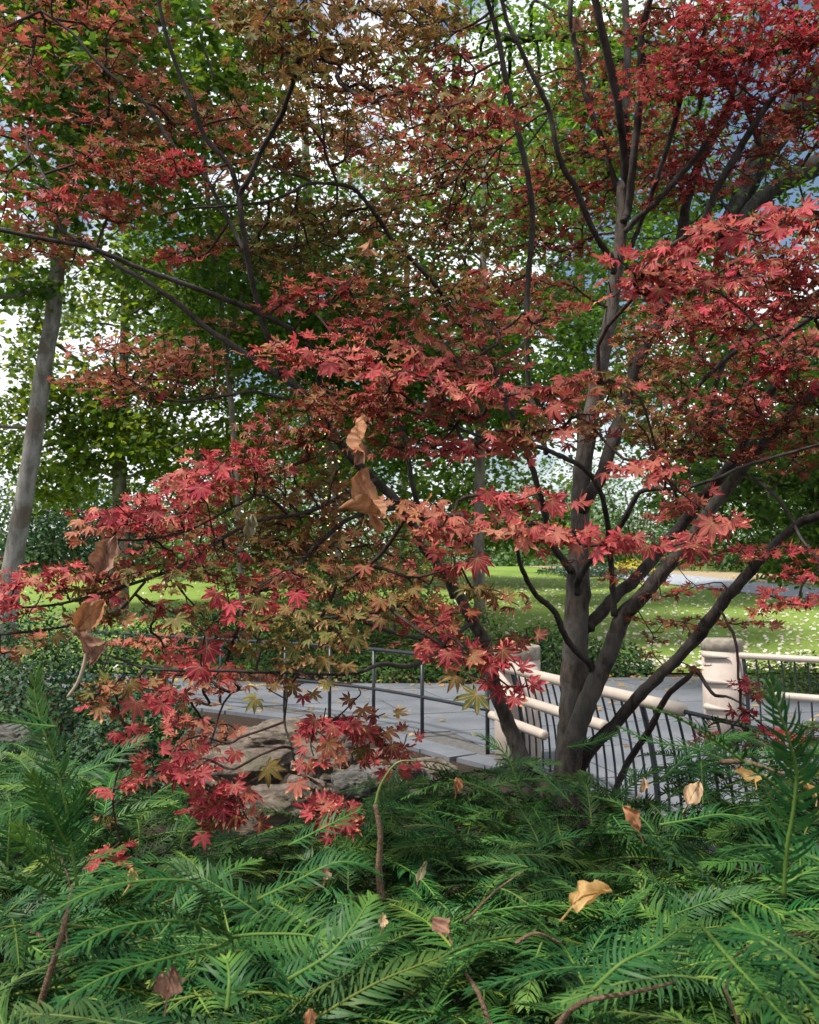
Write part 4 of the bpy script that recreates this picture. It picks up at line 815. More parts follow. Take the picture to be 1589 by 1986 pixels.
make_tree('lawn_tree', 'grey trunk wound with tiny lights behind the maple branches', TP([(652, 1180, 22, .20), (650, 1000, 22, .17), (640, 850, 22, .16), (615, 700, 22, .17), (606, 580, 22, .16), (598, 420, 22, .13), (590, 200, 22, .09)]), M_PLANE_BARK,
          [((-3.0, 22, 9.5), (3.6, 3.2, 4.0)), ((-5.6, 22, 9.5), (2.6, 2.6, 3.0)), ((-1.4, 21, 6.0), (2.2, 2.2, 1.8))], 230, 42, 0.15, G_DEEP + G_PLANE, 24, 0.5, LOBED, group=TREE_GROUP)
make_tree('oak_tree', 'dark rough-barked tree reaching in from the right edge', [(*at(1760, 1500, 10.5)[:2], 0, .55), (*at(1755, 1100, 10.5), .45), (*at(1740, 700, 10.5), .42), (*at(1700, 350, 10.5), .36), (*at(1660, 50, 10.3), .28), (*at(1640, -200, 10), .2)], M_OAK_BARK,
          [((3.8, 10.5, 8.2), (2.6, 2.2, 2.2)), ((1.6, 11.5, 8.4), (2.4, 2.2, 1.8)), ((5.0, 10, 5.6), (1.6, 1.6, 1.8)), ((4.2, 11.5, 4.3), (1.4, 1.2, 1.0))], 210, 52, 0.10, G_DEEP, 25, 0.36, OVAL, group=TREE_GROUP,
          limbs=[TP([(1690, 60, 10.3, .26), (1600, 150, 10.2, .24), (1540, 215, 10.1, .22), (1484, 290, 10.0, .17), (1445, 370, 9.9, .13), (1415, 430, 9.8, .10), (1395, 500, 9.7, .06)]),
                 TP([(1700, 260, 10.3, .18), (1589, 318, 10.0, .14), (1510, 360, 9.8, .11), (1455, 405, 9.7, .08), (1420, 460, 9.6, .05)]),
                 TP([(1640, 60, 10.2, .14), (1450, 100, 10.6, .11), (1300, 95, 11, .09), (1200, 83, 11.2, .08), (1070, 70, 11.4, .07), (990, 74, 11.5, .06), (900, 45, 11.6, .05), (800, 10, 11.7, .03)])])
make_tree('leafy_tree', 'mid-green broadleaf tree low behind the right limbs', TP([(1660, 1200, 13.5, .10), (1630, 1050, 13.5, .09), (1545, 900, 13.5, .07), (1540, 780, 13.5, .04)]), M_GREY_BARK,
          [((6.2, 13.5, 2.7), (1.5, 1.4, 0.95)), ((7.2, 13.0, 4.0), (1.4, 1.4, 1.2)), ((4.9, 13.8, 3.3), (1.0, 1.2, 0.8))], 110, 44, 0.145, G_DEEP + [(0.07, 0.13, 0.04)], 26, 0.26, OVAL, group=TREE_GROUP, zmin=1.75)
make_tree('leafy_tree', 'dense dark green tree high behind the upper left branches', TP([(470, 1180, 19, .07), (450, 800, 19, .065), (405, 400, 19, .06), (370, 0, 18.5, .04)]), M_GREY_BARK,
          [((-4.6, 18, 12.0), (2.8, 2.4, 3.4)), ((-3.2, 18.5, 8.0), (2.0, 2.0, 1.8))], 150, 46, 0.15, G_DEEP, 27, 0.45, LOBED, group=TREE_GROUP)
make_tree('leafy_tree', 'dense green tree high behind the central upright limbs', TP([(1128, 1130, 28, .22), (1130, 800, 28, .2), (1120, 400, 28, .16), (1100, 0, 27, .1)]), M_GREY_BARK,
          [((5.0, 27, 17), (4.2, 3.4, 4.2)), ((3.8, 27, 9.4), (4.0, 3.0, 3.0)), ((8.5, 27, 11), (3.4, 3.0, 4.0))], 230, 40, 0.22, G_DEEP, 28, 0.7, LOBED, group=TREE_GROUP)
make_tree('leafy_tree', 'green tree far behind the right-hand red leaves', TP([(1350, 1090, 50, .3), (1380, 800, 48, .28), (1400, 500, 40, .2)]), M_GREY_BARK,
          [((13.5, 33, 9.5), (5.0, 4, 4.5)), ((17.5, 33, 6.0), (4.0, 3.4, 3.0))], 170, 40, 0.26, G_DARK + G_DEEP, 29, 0.8, LOBED, group=TREE_GROUP)
make_tree('leafy_tree', 'olive green tree far behind the middle of the lawn', TP([(780, 1100, 44, .2), (785, 800, 42, .18), (790, 500, 38, .14)]), M_GREY_BARK,
          [((0.0, 35, 8.5), (5.0, 3.4, 4.5)), ((-6.0, 35, 6.5), (4.0, 3.2, 3.2)), ((4, 35, 4.6), (3.5, 3, 1.8))], 190, 40, 0.26, G_PLANE + G_DEEP, 30, 0.8, LOBED, group=TREE_GROUP)
# far bushes along the top of the lawn
def shrub(name, label, c, r, n, leaf, pal, seed, mat=None, shape=OVAL, group=None, cat='shrub', lump=0.22, shell=0.35):
    rg = np.random.default_rng(seed); t = thing(name, label, cat, group, (c[0], c[1], c[2]))
    d = unit(rg.normal(size=(n, 3)) * np.array([1, 1, 0.8])); d[:, 2] = np.abs(d[:, 2]) * np.where(rg.random(n) < 0.88, 1, -0.4)
    lum = 1 + lump * vnoise(d, 2.2, seed * 0.37) + lump * 0.5 * vnoise(d, 5.5, seed * 0.11)
    rad = lum * (1 - shell * rg.random(n) ** 2.2)
    P = d * rad[:, None] * np.array(r)
    P = P[P[:, 2] > -0.02 * r[2]] if True else P; n = len(P); d = unit(P / np.array(r))
    N = d * 0.7 + np.array([0, 0, 0.55]) + rg.normal(size=(n, 3)) * 0.5; Hd = d + rg.normal(size=(n, 3)) * 0.7
    V, F_, cl = leaf_cloud(P, N, Hd, leaf * rg.uniform(0.65, 1.2, n), pal_cols(n, pal, rg), shape)
    tag(link('foliage', mesh_np('foliage', V, F_, cl), mat or M_SHRUB_LEAF, t), kind='stuff')
    m = 14; tgt = P[rg.integers(0, n, m)] * 0.8; a0 = rg.normal(size=(m, 3)) * 0.06 * np.array(r); a0[:, 2] = -0.02
    V, pl = frusta(a0, tgt, np.full(m, 0.012 * max(r) + .004), np.full(m, 0.003 * max(r) + .002), 6)
    link('stems', mesh_np('stems', V, pl), M_STALK, t)
    return t
def far_shrub(px, D, rx, rz, label, pal, n, leaf, seed, name='bush', cat='bush', group='bushes along the top of the lawn', ry=None, dz=0.0):
    X = (px - 794.5) / F * D; z = float(terrain(X, D)) + dz
    return shrub(name, label, (X, D, z), (rx, ry or rx * 0.8, rz), n, leaf, pal, seed, M_SHRUB_LEAF, group=group, cat=cat)
far_shrub(170, 46, 4.6, 5.2, 'dark glossy evergreen bush at the far left end of the lawn', G_BLUE, 5200, 0.30, 41)
far_shrub(190, 56, 4.2, 7.4, 'bright yellow-green bush behind the dark evergreen', G_YELLOW, 4200, 0.34, 42)
far_shrub(330, 50, 4.2, 5.8, 'rounded light green bush beside the slim pale tree', [(0.08, 0.14, 0.035), (0.06, 0.11, 0.03)], 3800, 0.34, 43)
far_shrub(20, 44, 4.4, 4.5, 'dark bush behind the leaning tree', G_DARK, 3800, 0.3, 44)
far_shrub(500, 40, 5.0, 3.6, 'spreading green bush behind the drooping red branch', G_DEEP, 4200, 0.28, 45)
far_shrub(690, 42, 4.6, 3.2, 'mid-green bush beyond the tree with tiny lights', G_DEEP + G_YELLOW[:1], 3800, 0.28, 46)
far_shrub(1420, 46, 5.0, 3.8, 'dark green bush above the footpath', G_DARK + G_DEEP, 4600, 0.3, 47)
far_shrub(1570, 44, 4.6, 5.0, 'tall dark green bush at the far right', G_DARK + G_DEEP, 4400, 0.3, 48)
far_shrub(1110, 52, 4.6, 3.4, 'green bush far behind the maple trunk', G_DEEP, 3600, 0.3, 49)
far_shrub(1280, 54, 4.8, 4.4, 'deep green bush far behind the forked limbs', G_DARK, 3600, 0.3, 50)
far_shrub(890, 58, 4.4, 3.6, 'pale green bush far beyond the lawn tree', G_PLANE, 3200, 0.32, 51)
far_shrub(1225, 60, 5.5, 9.5, 'tall deep green bush seen between the forked trunks', G_DEEP, 5200, 0.36, 55)
far_shrub(1090, 66, 6.0, 9.0, 'tall green bush behind the red leaves left of the trunk', G_DEEP + G_PLANE, 5200, 0.38, 56)
far_shrub(60, 54, 5.5, 9.0, 'tall mid-green bush just right of the leaning pale trunk', G_DEEP + G_PLANE, 5000, 0.36, 57)
far_shrub(1480, 60, 6.5, 11.0, 'tall dark bush behind the right-hand limbs', G_DEEP, 5600, 0.38, 58)
far_shrub(640, 62, 6.0, 10.0, 'tall olive green bush behind the caught dry leaves', G_PLANE + G_DEEP, 5200, 0.38, 59)
far_shrub(420, 60, 5.5, 9.0, 'tall light green bush right of the slim pale tree', G_PLANE + G_YELLOW[:1], 5000, 0.38, 60)
far_shrub(1222, 41, 1.25, 0.75, 'low bright yellow bush at the top of the lawn', [(0.42, 0.34, 0.03), (0.5, 0.4, 0.04)], 900, 0.16, 52)
far_shrub(1130, 42, 2.4, 0.5, 'low dark clipped bush beside the yellow one', G_BLUE, 1500, 0.16, 53)
far_shrub(1180, 40, 2.6, 0.4, 'low dark ground-hugging bush in front of the yellow one', G_BLUE, 1500, 0.15, 54)
# mid-distance shrubs behind the path
def mid_shrub(px, D, rx, ry, rz, label, pal, n, leaf, seed, group='low shrubs along the far side of the path', cat='shrub', name='shrub', mat=None):
    X = (px - 794.5) / F * D
    return shrub(name, label, (X, D, float(terrain(X, D))), (rx, ry, rz), n, leaf, pal, seed, mat, group=group, cat=cat)
mid_shrub(1085, 15.9, .85, .8, .85, 'low dark shrub directly behind the maple trunk', G_DEEP + G_BLUE, 2800, 0.085, 61)
mid_shrub(1190, 15.7, .65, .7, .62, 'smaller dark shrub right of the maple trunk', G_BLUE + G_DEEP, 2000, 0.085, 62)
mid_shrub(1050, 17.0, .9, .8, .8, 'bright green shrub behind the post with the dark cap', G_DEEP, 2200, 0.09, 63)
mid_shrub(860, 16.2, 1.5, .9, 1.5, 'leafy green shrub left of the grey-brown trunk', G_DEEP + G_YELLOW[:1], 5200, 0.09, 64)
mid_shrub(760, 15.0, 1.0, .7, .42, 'low green ground cover behind the lower handrail', G_DEEP, 2200, 0.08, 65)
mid_shrub(900, 15.0, .8, .6, .40, 'low green ground cover left of the capped post', G_DEEP, 1800, 0.08, 66)
mid_shrub(620, 16.0, 1.5, 1.0, 1.25, 'dark shrub behind the middle of the black handrail', G_DARK + G_DEEP, 4200, 0.09, 67)
mid_shrub(470, 17.5, 1.6, 1.0, 1.1, 'dark shrub behind the left part of the handrail', G_BLUE + G_DARK, 3800, 0.09, 68)
mid_shrub(340, 19, 1.6, 1.0, 1.0, 'small dark shrub at the far end of the handrail', G_BLUE + G_DARK, 3000, 0.09, 69)
mid_shrub(720, 19.5, 2.0, 1.2, 2.3, 'tall light green shrub behind the drooping olive leaves', G_DEEP + G_PLANE, 5600, 0.11, 70)
mid_shrub(560, 21, 2.2, 1.2, 2.4, 'tall green shrub behind the hanging maple branch', G_DEEP, 5200, 0.11, 73)
mid_shrub(1490, 12.6, .75, .6, .55, 'small yellow-green shrub behind the far railing', G_YELLOW[:1] + G_DEEP, 1500, 0.07, 71)
mid_shrub(1590, 13.2, .8, .6, .6, 'small green shrub at the right edge behind the far railing', G_DEEP, 1500, 0.07, 72)
# dark shrubs at the left, in front of the path
c_ = at(120, 1400, 8.2); shrub('evergreen_shrub', 'large dark evergreen shrub left, below the hanging dry leaves', (c_[0], 8.2, 0), (1.25, 1.0, 1.32), 11000, 0.062, G_BLUE + G_DARK, 81, group='dark evergreen shrubs left of the rocks', shell=0.3)
c_ = at(270, 1400, 6.7); shrub('evergreen_shrub', 'lower dark evergreen shrub beside the rocks, under red maple leaves', (c_[0], 6.7, 0), (0.72, 0.6, 0.80), 7500, 0.052, G_BLUE + G_DARK, 82, group='dark evergreen shrubs left of the rocks', shell=0.3)
c_ = at(60, 1180, 10.5); shrub('evergreen_shrub', 'dark evergreen shrub at the left edge, in front of the leaning trunk', (c_[0], 10.5, 0), (0.9, 0.8, 1.45), 5000, 0.062, G_BLUE, 83, group='dark evergreen shrubs left of the rocks', shell=0.3)
c_ = at(40, 1480, 4.6); shrub('ground_shrub', 'feathery green low shrub behind the tall shoot at the left edge', (c_[0], 4.6, 0), (0.6, 0.5, 0.72), 4200, 0.05, [(0.05, 0.10, 0.045), (0.07, 0.12, 0.05)], 84, shell=0.4)
# fallen leaves on the lawn
rg = np.random.default_rng(90); n = 8000
Yl = 16 + 24 * rg.random(n) ** 1.6; Xl = rg.uniform(-0.62, 0.62, n) * Yl + rg.normal(size=n) * .4
k = (Xl > 0.02 * Yl) | (rg.random(n) < 0.12); Xl, Yl = Xl[k], Yl[k]; n = len(Xl)
P = np.stack([Xl, Yl, terrain(Xl, Yl) + 0.035], 1)
V, F_, cl = leaf_cloud(P, np.array([0, -0.25, 1.0]) + rg.normal(size=(n, 3)) * 0.4, rg.normal(size=(n, 3)), rg.uniform(0.06, 0.13, n), pal_cols(n, [(0.66, 0.60, 0.52), (0.62, 0.56, 0.50), (0.5, 0.38, 0.28), (0.6, 0.52, 0.42)], rg, .25), LOBED, 0.3)
tag(link('fallen_leaves', mesh_np('fallen_leaves', V, F_, cl), green_leaf_mat('pale_litter', 0.7, 0.1, 0.2, (1, 1, 1))), 'pale dry leaves scattered over the lawn', 'fallen leaves', kind='stuff')
n = 420; Xl = rg.uniform(-5, 6, n); Yl = np.where(rg.random(n) < 0.7, rg.uniform(12.8, 15.2, n), rg.uniform(8.6, 13, n))
P = np.stack([Xl, Yl, np.full(n, 0.03)], 1)
V, F_, cl = leaf_cloud(P, np.array([0, -0.1, 1.0]) + rg.normal(size=(n, 3)) * 0.3, rg.normal(size=(n, 3)), rg.uniform(0.05, 0.11, n), pal_cols(n, [(0.45, 0.28, 0.14), (0.5, 0.38, 0.22)], rg), LOBED, 0.3)
tag(link('leaf_litter', mesh_np('leaf_litter', V, F_, cl), M_TREE_LEAF), 'small brown leaves along the far edge of the path', 'leaf litter', kind='stuff')

# far pale pavilion glimpsed between the red leaves
pv = thing('pavilion', 'pale glazed pavilion glimpsed far behind the red leaves', 'building')
pc = at(925, 1075, 64); z0 = float(terrain(pc[0], 64))
wm = simple_mat('pale_wall', (0.72, 0.74, 0.76), 0.6, 0.05, 2); gm = simple_mat('pale_glass', (0.55, 0.66, 0.72), 0.12, 0.1, 1, 0.8)
MB().box((pc[0], 66, z0 + 1.9), (11.5, 4, 3.8)).obj('wall', wm, pv)
MB().box((pc[0], 65.8, z0 + 3.95), (12.5, 5, 0.28)).obj('roof', simple_mat('grey_roof', (0.22, 0.23, 0.24), 0.7), pv)
for i in range(8):
    x = pc[0] - 5.0 + i * 1.43
    w = MB().box((x, 63.97, z0 + 1.9), (1.15, 0.06, 2.8)).obj('window', gm, pv)
    MB().box((x, 63.91, z0 + 1.9), (0.06, 0.06, 2.8)).obj('mullion', M_BAR, w)
# tiny lights wound round the trunk
ls = thing('light_string', 'string of tiny warm lights wound round the grey trunk', 'string lights')
tp = catmull(np.array([p[:3] for p in TP([(653, 1110, 22, .18), (650, 1000, 22, .17), (640, 850, 22, .16), (620, 730, 22, .17)])]), 90)
rr_ = 0.21; th = np.linspace(0, 46 * np.pi, len(tp)); wire = tp + np.stack([np.cos(th) * rr_, np.sin(th) * rr_, 0 * th], 1)
V, pl = tube_data(wire, 0.006, 4, False); link('wire', mesh_np('wire', V, pl), M_BAR, ls)
b = MB(); oc = np.array([(1, 0, 0), (-1, 0, 0), (0, 1, 0), (0, -1, 0), (0, 0, 1), (0, 0, -1)], float) * 0.026
of = [[0, 2, 4], [2, 1, 4], [1, 3, 4], [3, 0, 4], [2, 0, 5], [1, 2, 5], [3, 1, 5], [0, 3, 5]]
for p in wire[::2]: b.add(oc + p, [of])
m, nn_, ll, out = nodemat('warm_bulb'); e = nn_.new('ShaderNodeEmission'); e.inputs['Color'].default_value = (1, 0.82, 0.35, 1); e.inputs['Strength'].default_value = 1.6
ll.new(e.outputs['Emission'], out.inputs['Surface'])
tag(b.obj('bulbs', m, ls), kind='stuff')

# ------------------------------------------------------------------ posts and railings
def post(label, X, Y, dia, h, hooks, grp='cream posts of the bridge'):
    t = thing('railing_post', label, 'post', grp, (X, Y, 0))
    b = MB(); b.tube([(0, 0, -0.3), (0, 0, h - 0.13)], [dia / 2, dia / 2], 40); b.obj('shaft', M_POST, t, True)
    import bmesh
    r = dia / 2 + 0.004
    b = MB(); b.tube([(0, 0, h - 0.128), (0, 0, h - 0.126), (0, 0, h - 0.012), (0, 0, h)], [r - .004, r, r, r - .012], 40); o = b.obj('cap', M_CAP, t, True)
    for s, z in hooks:   # tapered tube ends that wrap round the post
        a0, a1 = s
        an = np.radians(np.linspace(a0, a1, 14)); rad = dia / 2 + 0.012
        P = np.stack([np.cos(an) * rad, np.sin(an) * rad, np.full(14, z) - np.linspace(0, 0.02, 14)], 1)
        R = np.interp(np.linspace(0, 1, 14), [0, 0.06, 0.5, 1], [0.028, 0.038, 0.026, 0.004])
        b = MB(); b.tube(P, R, 10); b.obj('tapered_rail_end', M_RAIL, t, True)
    return t
PL = (1.03, 7.95); PRp = at(1400, 1240, 9.35); PR = (PRp[0], 9.35)
post('cream round post with dark cap, left end of the near railing', PL[0], PL[1], 0.44, 1.10, [((20, 75), z) for z in (0.92, 0.66, 0.40)])
post('cream round post at the gap, left end of the far railing', PR[0], PR[1], 0.44, 1.07, [((192, 268), z) for z in (0.90, 0.62, 0.33)])
def railing(label, a, b_, outward, rails, h=0.90, spacing=0.13, thick_every=8, top_bar=True, start_thick=True):
    a, b_ = np.array(a, float), np.array(b_, float); L = np.linalg.norm(b_ - a); d = (b_ - a) / L; o = np.array(outward, float); o = o / np.linalg.norm(o)
    rz = math.atan2(d[1], d[0]); t = thing('bridge_railing', label, 'railing', 'bridge railings', (a[0], a[1], 0))
    def pt(s, z, off): q = d * s + o * off; return (q[0], q[1], z)
    zs = np.linspace(0.06, h - 0.02, 9)
    offs = 0.115 * np.clip((zs / h - 0.25) / 0.75, 0, 1) ** 1.7
    s = 0.05; i = 0; rod_me = None; flat_me = None
    while s < L - 0.02:
        P = [pt(0, z, f) for z, f in zip(zs, offs)]
        if i % thick_every == 0:
            if flat_me is None: bb = MB(); bb.tube(P, 0.021, 6); flat_me = bb.mesh('upright', True); flat_me.materials.append(M_BAR)
            o2 = bpy.data.objects.new('upright', flat_me)
        else:
            if rod_me is None: bb = MB(); bb.tube(P, 0.0095, 6); rod_me = bb.mesh('baluster', True); rod_me.materials.append(M_BAR)
            o2 = bpy.data.objects.new('baluster', rod_me)
        C.objects.link(o2); o2.parent = t; q = d * s; o2.location = (q[0], q[1], 0)
        s += spacing; i += 1
    bb = MB(); bb.tube([pt(0, h - 0.005, 0.118), pt(L, h - 0.005, 0.118)], 0.014, 8); bb.obj('top_bar', M_BAR, t)
    bb = MB(); bb.tube([pt(0, 0.07, 0.0), pt(L, 0.07, 0.0)], 0.014, 8); bb.obj('bottom_bar', M_BAR, t)
    for s0, s1, z, r, off in rails:
        ss = np.concatenate([[s0, s0 + .006, s0 + .02], np.linspace(s0 + .05, s1 - .05, 6), [s1 - .02, s1 - .006, s1]])
        P = [pt(x, z, off) for x in ss]; R = np.full(len(ss), r); R[0] = R[-1] = r * .45; R[1] = R[-2] = r * .8
        bb = MB(); bb.tube(P, R, 16); bb.obj('rail_tube', M_RAIL, t, True)
    return t
dN = np.array([1.85 - 1.03, 5.4 - 7.95]); dN = dN / np.linalg.norm(dN); outN = np.array([dN[1], -dN[0]]);
if np.dot(outN, -np.array(PL)) < 0: outN = -outN
A0 = np.array(PL) + dN * 0.20 + outN * 0.06
railing('near railing of cream tubes and dark curved bars behind the maple trunk', A0, A0 + dN * 5.6, outN,
        [(-0.22, 2.62, 0.905, 0.043, 0.125), (-0.22, 1.72, 0.66, 0.043, 0.145), (-0.42, 0.72, 0.42, 0.043, 0.12)])
dF = np.array([0.78, -0.62]); dF /= np.linalg.norm(dF); outF = np.array([dF[1], -dF[0]])
if np.dot(outF, -np.array(PR)) > 0: outF = -outF
B0 = np.array(PR) + dF * 0.215
railing('far railing at the right edge, running from the gap post', B0, B0 + dF * 2.6, -outF,
        [(0.0, 2.6, 0.90, 0.035, 0.115), (0.35, 2.5, 0.50, 0.04, 0.12)], h=0.89)
# black handrail along the near edge of the path
hr = thing('handrail', 'black tubular handrail along the near edge of the paved path', 'handrail')
HP = [(945, 8.3), (819, 9.2), (725, 9.9), (640, 10.4), (553, 10.9), (428, 11.6), (320, 12.3), (241, 12.9), (160, 13.5)]
HB = [at(p, 1300, d) for p, d in HP]; HB = [np.array([q[0], q[1], 0.0]) for q in HB]
for q in HB[:8]:
    MB().tube([q + [0, 0, -0.15], q + [0, 0, 0.90]], 0.021, 12).obj('post', M_BLACK, hr, True)
HQ = catmull(np.array(HB), 6)
MB().tube(HQ + [0, 0, 0.905], 0.024, 12).obj('top_rail', M_BLACK, hr, True)
MB().tube(HQ + [0, 0, 0.44], 0.019, 12).obj('lower_rail', M_BLACK, hr, True)

# ------------------------------------------------------------------ rocks
def ico(sub=3):
    import bmesh
    bm = bmesh.new(); bmesh.ops.create_icosphere(bm, subdivisions=sub, radius=1.0)
    V = np.array([v.co[:] for v in bm.verts]); Fc = np.array([[v.index for v in f.verts] for f in bm.faces]); bm.free(); return V, Fc
IV, IF = ico(5)
def rock(label, px, py, w, h, D, seed, mat, flat=1.0, rz=0.0, deep=0.9):
    c = at(px, py, D); sx, sz = 0.70 * w * D / F / 2, 0.85 * h * D / F / 2; sy = sx * deep
    V = IV.copy()
    V = np.sign(V) * np.abs(V) ** 0.72                      # boxier, like split ledges
    n1 = vnoise(IV, 1.3, seed); n2 = vnoise(IV, 3.1, seed + 5); n3 = vnoise(IV, 8.0, seed + 9)
    V = V * (1 + 0.30 * n1 + 0.22 * (0.5 - np.abs(n2)) + 0.12 * (0.4 - np.abs(n3)) + 0.04 * vnoise(IV, 19.0, seed + 2))[:, None]
    V[:, 2] += 0.10 * np.round(3.2 * V[:, 2] + 1.2 * n1) / 3.2 - 0.1 * V[:, 2]   # ledge steps
    ca, sa = math.cos(rz), math.sin(rz); V = V * np.array([sx, sy, sz]) * 1.08; V = V @ np.array([[ca, -sa, 0], [sa, ca, 0], [0, 0, 1]]).T
    o = link('rock', mesh_np('rock', V, [IF], smooth=True), M_ROCK[mat]); o.location = (c[0], c[1], c[2])
    return tag(o, label, 'rock', 'rocks beside the path')
rock('flat sandstone ledge, topmost of the rocks below the handrail', 560, 1436, 250, 62, 6.5, 1.3, 0, rz=.15)
rock('shadowed sandstone block beneath the flat ledge', 470, 1492, 210, 74, 6.0, 2.7, 0, rz=-.2)
rock('pale broken rock right of the hanging maple twig', 650, 1490, 190, 75, 5.6, 4.1, 0)
rock('small dark round stone wedged between the rocks', 690, 1462, 62, 52, 5.2, 6.6, 2)
rock('grey boulder behind the arching shrub stem', 750, 1530, 210, 110, 5.0, 8.2, 1)
rock('tan rock lowest of the pile, above the green fronds', 530, 1580, 200, 110, 4.7, 9.9, 0)
rock('long low rock along the foot of the handrail', 800, 1500, 180, 44, 6.6, 12.4, 0)
rock('pale chipped stone right of the topmost ledge', 735, 1478, 110, 46, 5.9, 31.5, 0)
rock('small tan stone below the hanging maple twig', 590, 1535, 90, 52, 4.9, 33.1, 0)
rock('brown stone between the ledge and the evergreen shrub', 395, 1445, 110, 60, 6.4, 35.7, 2)
rock('small grey stone in front of the pale broken rock', 680, 1525, 90, 50, 4.7, 37.3, 1)
rock('mossy stone at the left edge', 25, 1440, 110, 70, 5.4, 17.7, 1)
rock('grey stone low between the left fronds', 80, 1640, 110, 70, 3.3, 20.1, 1)

# ------------------------------------------------------------------ plum yew shrubs in front
def needle_strip(base, d, up, L, w, curve, droop, col0, col1, segs=3):
    """A flat slightly curved needle; returns verts and colours."""
    side = unit(np.cross(d, up)); V, Cc = [], []
    prof = [0.6, 1.0, 0.85, 0.08] if segs == 3 else [0.6, 1.0, 0.1]
    for k in range(segs + 1):
        t = k / segs; p = base + d * L * t + up * (-droop * L * t * t) + curve * L * t * t
        V += [p - side * w * prof[k] / 2, p + side * w * prof[k] / 2]
        c = col0 * (1 - t) + col1 * t; Cc += [c, c]
    return V, Cc
NEEDLE_Q = np.array([[0, 1, 3, 2], [2, 3, 5, 4], [4, 5, 7, 6]])
def frond(axis, up0, nl=0.052, step=0.0084, w=0.0054, seed=0, young=0.3, v_ang=28, flip=1.0, base_skip=0.05, new_tip=True):
    """Stem along axis with two ranks of needles. Returns MB-like arrays for needles and stem."""
    rg = np.random.default_rng(seed); Q = catmull(axis, 8)
    seg = np.linalg.norm(np.diff(Q, axis=0), axis=1); cum = np.concatenate([[0], np.cumsum(seg)]); L = cum[-1]
    T = unit(np.gradient(Q, axis=0)); V, Cc = [], []; s = base_skip * L; i = 0
    dark = np.array([0.006, 0.044, 0.012]); mid = np.array([0.018, 0.084, 0.019]); yel = np.array([0.14, 0.25, 0.035])
    while s < L:
        t = s / L; p = np.array([np.interp(s, cum, Q[:, k]) for k in range(3)]); tg = unit(np.array([np.interp(s, cum, T[:, k]) for k in range(3)]))
        up = unit(up0 - tg * np.dot(up0, tg)); sd = np.cross(tg, up)
        prof = min(1, 0.55 + 2.5 * t) * (1 - 0.72 * max(0, (t - 0.45) / 0.55) ** 1.8)
        for sg in (-1, 1):
            fa = math.radians(70 - 34 * t ** 2 + rg.normal() * 7)          # angle off the stem
            va = math.radians(v_ang + rg.normal() * 11)
            d = tg * math.cos(fa) + (sd * sg * math.cos(va) + up * math.sin(va)) * math.sin(fa); d = unit(d)
            ln = nl * prof * rg.uniform(0.88, 1.08)
            if rg.random() < 0.05: continue
            yg = np.clip(young * (0.15 + 0.9 * t ** 3) + 0.05 * rg.normal(), 0, 1)
            c0 = (mid * (1 - yg) + yel * yg) * rg.uniform(0.85, 1.2); c1 = (dark * (1 - yg) + yel * 0.9 * yg) * rg.uniform(0.85, 1.25)
            nv, nc = needle_strip(p, d, up, ln, w * rg.uniform(.85, 1.1), tg * 0.30, 0.34 + rg.normal() * .06, c0, c1)
            V += nv; Cc += nc
        s += step * rg.uniform(0.85, 1.15); i += 1
    n = len(V) // 8
    Fq = (NEEDLE_Q[None] + (np.arange(n) * 8)[:, None, None]).reshape(-1, 4)
    sv, sp = tube_data(Q, np.linspace(0.0034, 0.0016, len(Q)), 6, True)
    return np.array(V), Fq, np.array(Cc), sv, sp
def frond_mesh(name, axis, up0, **kw):
    V, Fq, Cc, sv, sp = frond(axis, up0, **kw)
    cols = np.concatenate([Cc, np.tile(np.array([[0.085, 0.155, 0.03]]), (len(sv), 1))]); cols = np.concatenate([cols, np.ones((len(cols), 1))], 1)
    n = len(V); polys = [np.concatenate([Fq, sp[0] + n])] + [p + n for p in sp[1:]]
    me = mesh_np(name, np.concatenate([V, sv]), polys, cols, None, True); me.materials.append(M_NEEDLE); return me
SPR = []
rg = np.random.default_rng(200)
for k in range(24):
    L = rg.uniform(0.20, 0.40); b1 = rg.normal() * 0.09; dr = rg.uniform(0.04, 0.16)
    ax = [(0, 0, 0), (b1 * .3, L * .35, 0.02 - dr * .1), (b1 * .7, L * .7, 0.015 - dr * .45), (b1, L, -dr)]
    SPR.append(frond_mesh('spray', ax, np.array([0, 0, 1.0]), nl=rg.uniform(.046, .058), seed=300 + k, young=rg.choice([0.12, 0.3, 0.5, 0.9], p=[.35, .35, .2, .1]), v_ang=rg.uniform(12, 34)))
# shrubs: centre, reach
YEW_TOP = [(-200, 1450), (0, 1440), (150, 1480), (240, 1495), (330, 1510), (420, 1560), (500, 1600), (600, 1600), (690, 1570), (760, 1520), (830, 1500), (900, 1490), (1000, 1500), (1100, 1530), (1200, 1520), (1300, 1490), (1400, 1455), (1480, 1430), (1589, 1420), (1800, 1400)]
YX, YY = np.array([p[0] for p in YEW_TOP], float), np.array([p[1] for p in YEW_TOP], float)
def yew_z(X, Y): return 0.90 + 0.24 * min(1, max(0, (X - 0.75) / 0.6)) * min(1, max(0, (Y - 1.6) / 0.8)) + 0.05 * mnoise.noise(Vector((X * 4.1, Y * 4.1, 1.0))) + 0.05 * mnoise.noise(Vector((X * 1.7, Y * 1.7, 3.0))) + 0.025 * mnoise.noise(Vector((X * 5, Y * 5, 8.0)))
YEWS = [('plum_yew', 'plum yew with a tall upright shoot at the left edge', -1.15, 2.0),
        ('plum_yew', 'plum yew with arching fronds in the lower middle', -0.15, 1.5),
        ('plum_yew', 'plum yew filling the lower right corner', 0.85, 1.45),
        ('plum_yew', 'plum yew around the foot of the maple trunk', 0.75, 2.9)]
yobj = []
